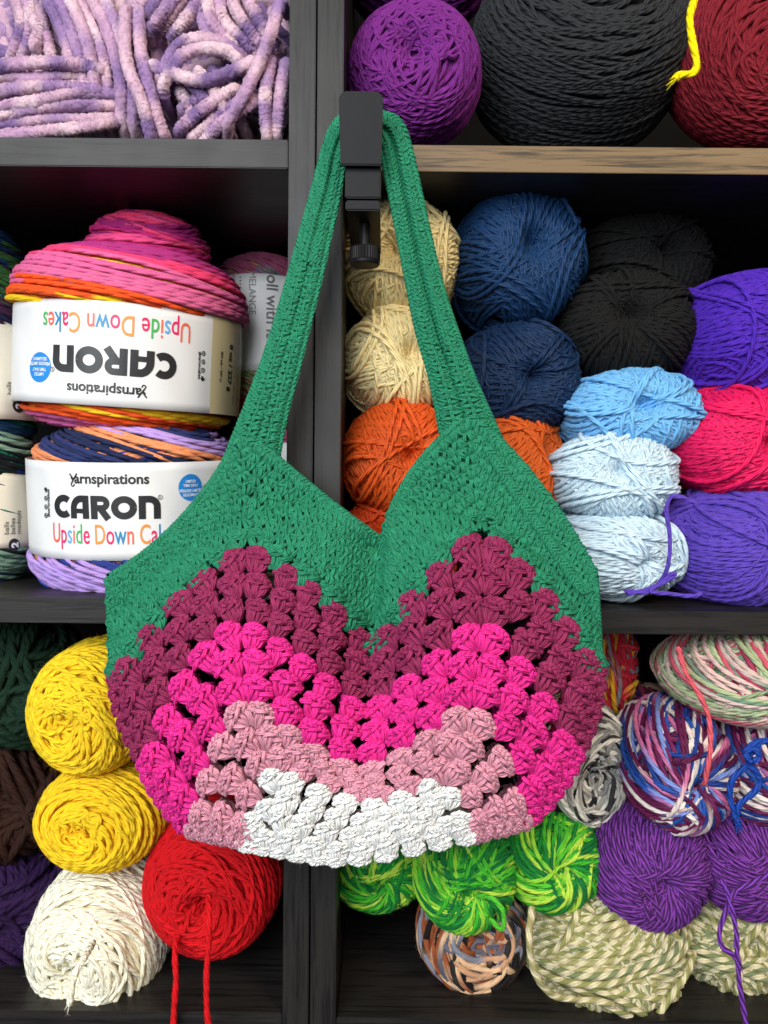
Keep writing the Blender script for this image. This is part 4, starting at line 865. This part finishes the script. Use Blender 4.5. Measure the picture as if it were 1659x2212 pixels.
RG = np.random.default_rng(7)
parts = {k: Tubes(900 + i) for i, k in enumerate(('green_border', 'burgundy_band', 'hot_pink_band', 'dusty_pink_band', 'white_base'))}
for back in (False, True):
    T = parts['green_border']; NR = 9
    sheet(T, 0.0, 0.80, GRN, back, -5.0)
    for j in range(NR - 1):
        s = (j + 0.5) / NR; ts, ws = [], []
        for qd in range(4):
            L = seglen(s, qd / 4, qd / 4 + 0.25); n = int(round(L / 25.5)); ts += [(qd + (i + 0.5 * (j % 2) + 0.25) / n) / 4 for i in range(n)]; ws += [L / n] * n
        t = np.array(ts); o, e1, u, h = frame(t, s, 0.5 / NR, 0.5)
        stitch(T, sc_stitch(j % 2 == 1), o, e1 * np.array(ws)[:, None] * 1.04, u * np.clip(h, 18, 32)[:, None] * 1.12, 5.3, GRN, back, RG, jit=0.022)
    # last green row: clusters reaching down between the burgundy ones
    s = 0.93; ts, ws = [], []
    for qd in range(4):
        L = seglen(1.0, qd / 4, qd / 4 + 0.25); n = max(3, int(round(L / 72.0))); ts += [(qd + i / n) / 4 for i in range(0 if qd == 0 else 1, n + 1)]; ws += [L / n] * (n if qd else n + 1)
    t = np.clip(np.array(ts), 0.006, 0.994); keep = (np.abs(t - 0.25) > 0.01) & (np.abs(t - 0.75) > 0.01); t = t[keep]; w = np.array(ws)[keep]
    o, e1, u, h = frame(t, np.full(len(t), s), 0.06, 0.5); stitch(T, granny(), o - u * 34, e1 * w[:, None] * 0.98, u * 50, YR * 0.93, GRN, back, RG)
    t = np.array([0.235, 0.265, 0.735, 0.765]); o, e1, u, h = frame(t, np.full(4, s), 0.06, 0.3); stitch(T, granny(2), o - u * 16, e1 * 48, u * 40, YR * 0.9, GRN, back, RG)
    for a_, b_ in ((0.0, 0.225), (0.262, 0.5), (0.5, 0.738), (0.775, 1.0)):
        chain(T, CG(np.linspace(a_, b_, 12)), 8.5, 5.7, GRN, back, RG)
    if not back: chain(T, np.array([(1052, 968), (1112, 1062), (1176, 1156), (1232, 1240), (1256, 1272), (1278, 1268)]), 8, 5.6, GRN, back, RG, z0=13.0)
    for tt in (0.0, 1.0):
        chain(T, surf(np.full(8, tt), np.linspace(0, 0.98, 8)), 8, 4.8, GRN, back, RG)
    granny_rows(parts['burgundy_band'], 1, 3, BUR, back, RG)
    granny_rows(parts['hot_pink_band'], 2, 3, HOT, back, RG, wid=58)
    granny_rows(parts['dusty_pink_band'], 3, 3, DUS, back, RG, wid=55)
    granny_rows(parts['white_base'], 4, 4, WHT, back, RG, wid=58, white=True)
    t = np.linspace(0.01, 0.99, 11); o, e1, u, h = frame(t, np.full(11, 4.985), 0.01, 1.0); stitch(parts['white_base'], granny(), o + u * 17, -e1 * 54, -u * 38, YR * 0.86, WHT, back, RG)
    # the sides, where the rows turn round to the other face
    for (k, c_, s0) in (('burgundy_band', BUR, 1.0), ('hot_pink_band', HOT, 2.0), ('dusty_pink_band', DUS, 3.0)):
        for tt in (0.004, 0.996):
            sv = s0 + (np.arange(6) + 0.5) / 6; t = np.full(6, tt); o, e1, u, h = frame(t, sv, 0.08, 0.2); out_ = -1 if tt < 0.5 else 1
            bl = 14 * np.sin(np.pi * ((sv - 1) % 1.0)) if k != 'dusty_pink_band' else np.zeros(6)
            stitch(parts[k], granny(2), o - u * 22 + np.stack([out_ * bl, 0 * bl], 1), e1 * 44, u * 46, YR * 0.84, c_, back, RG)
for k, T in parts.items():
    T.fuzz(9000, 0.0030, 0.00008); T.build(k, M_cotton, bag, np.array(bag.location))

# strap, over the arm of the hook
OUT = np.array([(478, 1022), (532, 890), (570, 790), (600, 700), (632, 590), (660, 490), (685, 400), (703, 330), (718, 285), (740, 257), (782, 246), (830, 250), (862, 268), (882, 325), (905, 430), (925, 520), (950, 620), (985, 725), (1020, 820), (1078, 950)], float)
INN = np.array([(592, 1012), (612, 900), (641, 790), (663, 700), (690, 590), (709, 500), (727, 420), (738, 350), (748, 315), (765, 292), (785, 288), (805, 292), (822, 312), (832, 345), (850, 430), (868, 520), (885, 610), (906, 715), (937, 825), (962, 962)], float)
SY = np.array([-.0405, -.0472, -.0475, -.047, -.046, -.045, -.044, -.042, -.040, -.038, -.037, -.038, -.040, -.042, -.044, -.045, -.046, -.0465, -.0468, -.0405])
NS = 500
so_, si_ = smooth_path(OUT, NS), smooth_path(INN, NS); sy_ = np.interp(np.linspace(0, 1, NS), np.linspace(0, 1, len(SY)), SY)
mid = (so_ + si_) / 2; SL = np.concatenate([[0], np.cumsum(np.linalg.norm(np.diff(mid, axis=0), axis=1))]); STOT = SL[-1]
groove = np.interp(SL / STOT, [0, .12, .3, .42, .58, .7, .85, 1], [0, 0, .4, 1, 1, 1, .55, 0])
def strap_pt(l, q, z):
    """l along in picture units, q across -1..1, z standing off"""
    f = lambda a: np.interp(l, SL, a)
    x = f(so_[:, 0]) * (1 - q) / 2 + f(si_[:, 0]) * (1 + q) / 2; y = f(so_[:, 1]) * (1 - q) / 2 + f(si_[:, 1]) * (1 + q) / 2
    hw = np.hypot(f(so_[:, 0]) - f(si_[:, 0]), f(so_[:, 1]) - f(si_[:, 1])) / 2
    g = f(groove); zz_ = z + hw * (0.30 * np.sqrt(np.clip(1 - q * q, 0, 1)) - 0.75 * g * np.exp(-((q - 0.05) / 0.28) ** 2))
    return at(x, y, f(sy_) - zz_ * 0.00027)
TS = Tubes(950); rs = np.random.default_rng(5)
l, q = np.meshgrid(np.linspace(0, STOT, 300), np.linspace(-0.94, 0.94, 9), indexing='ij'); TS.grid(strap_pt(l, q, -5.0), GRN)
l, q = np.meshgrid(np.linspace(0, STOT, 300), np.linspace(-0.94, 0.94, 9), indexing='ij'); TS.grid(strap_pt(l, q, -12.0), GRN)
ncol = 4
for c in range(ncol):
    lv = np.arange(8, STOT - 14, 24.0) + (12 if c % 2 else 0); qc = -0.72 + 1.44 * c / (ncol - 1)
    for st in sc_stitch(c % 2 == 1):
        N = len(lv); qq = st[None] + rs.normal(0, 0.02, (N, 1, 3)) + rs.normal(0, 0.008, (N,) + st.shape)
        hw = np.interp(lv, SL, np.linalg.norm(so_ - si_, axis=1)) / 2
        P = strap_pt(lv[:, None] + qq[..., 0] * 25, qc + qq[..., 1] * 0.47, qq[..., 2] * 20)
        TS.add(P, (0, -1, 0), np.repeat((4.7 + 0.7 * np.clip((hw - 30) / 18, 0, 1))[:, None] * 0.00026, P.shape[1], 1), GRN[None] * (1 + rs.normal(0, 0.05, (N, 1))), sides=7)
for qe, am in ((-0.97, 8.2), (0.97, 7.6)):
    u = np.arange(0, STOT, 2.6); hw = np.interp(u, SL, np.linalg.norm(so_ - si_, axis=1)) / 2
    for k in range(3):
        a = 2 * np.pi * (u / 27 + k / 3); P = strap_pt(u, qe + am * np.sin(a) / hw, 3 + 4.5 * np.sin(2 * a)); TS.add(P[None], (0, -1, 0), 5.6 * 0.00026, GRN, sides=7)
for qe in (-0.2, 0.3):                                # the ridges that show where the strap folds
    u = np.arange(STOT * 0.30, STOT * 0.86, 2.6); hw = np.interp(u, SL, np.linalg.norm(so_ - si_, axis=1)) / 2
    for k in range(3):
        a = 2 * np.pi * (u / 27 + k / 3); P = strap_pt(u, qe + 6.0 * np.sin(a) / hw, 9 + 4.5 * np.sin(2 * a)); TS.add(P[None], (0, -1, 0), 4.6 * 0.00026, GRN, sides=7)
TS.fuzz(5000, 0.003, 0.00008)
TS.build('strap', M_cotton, bag, np.array(bag.location))
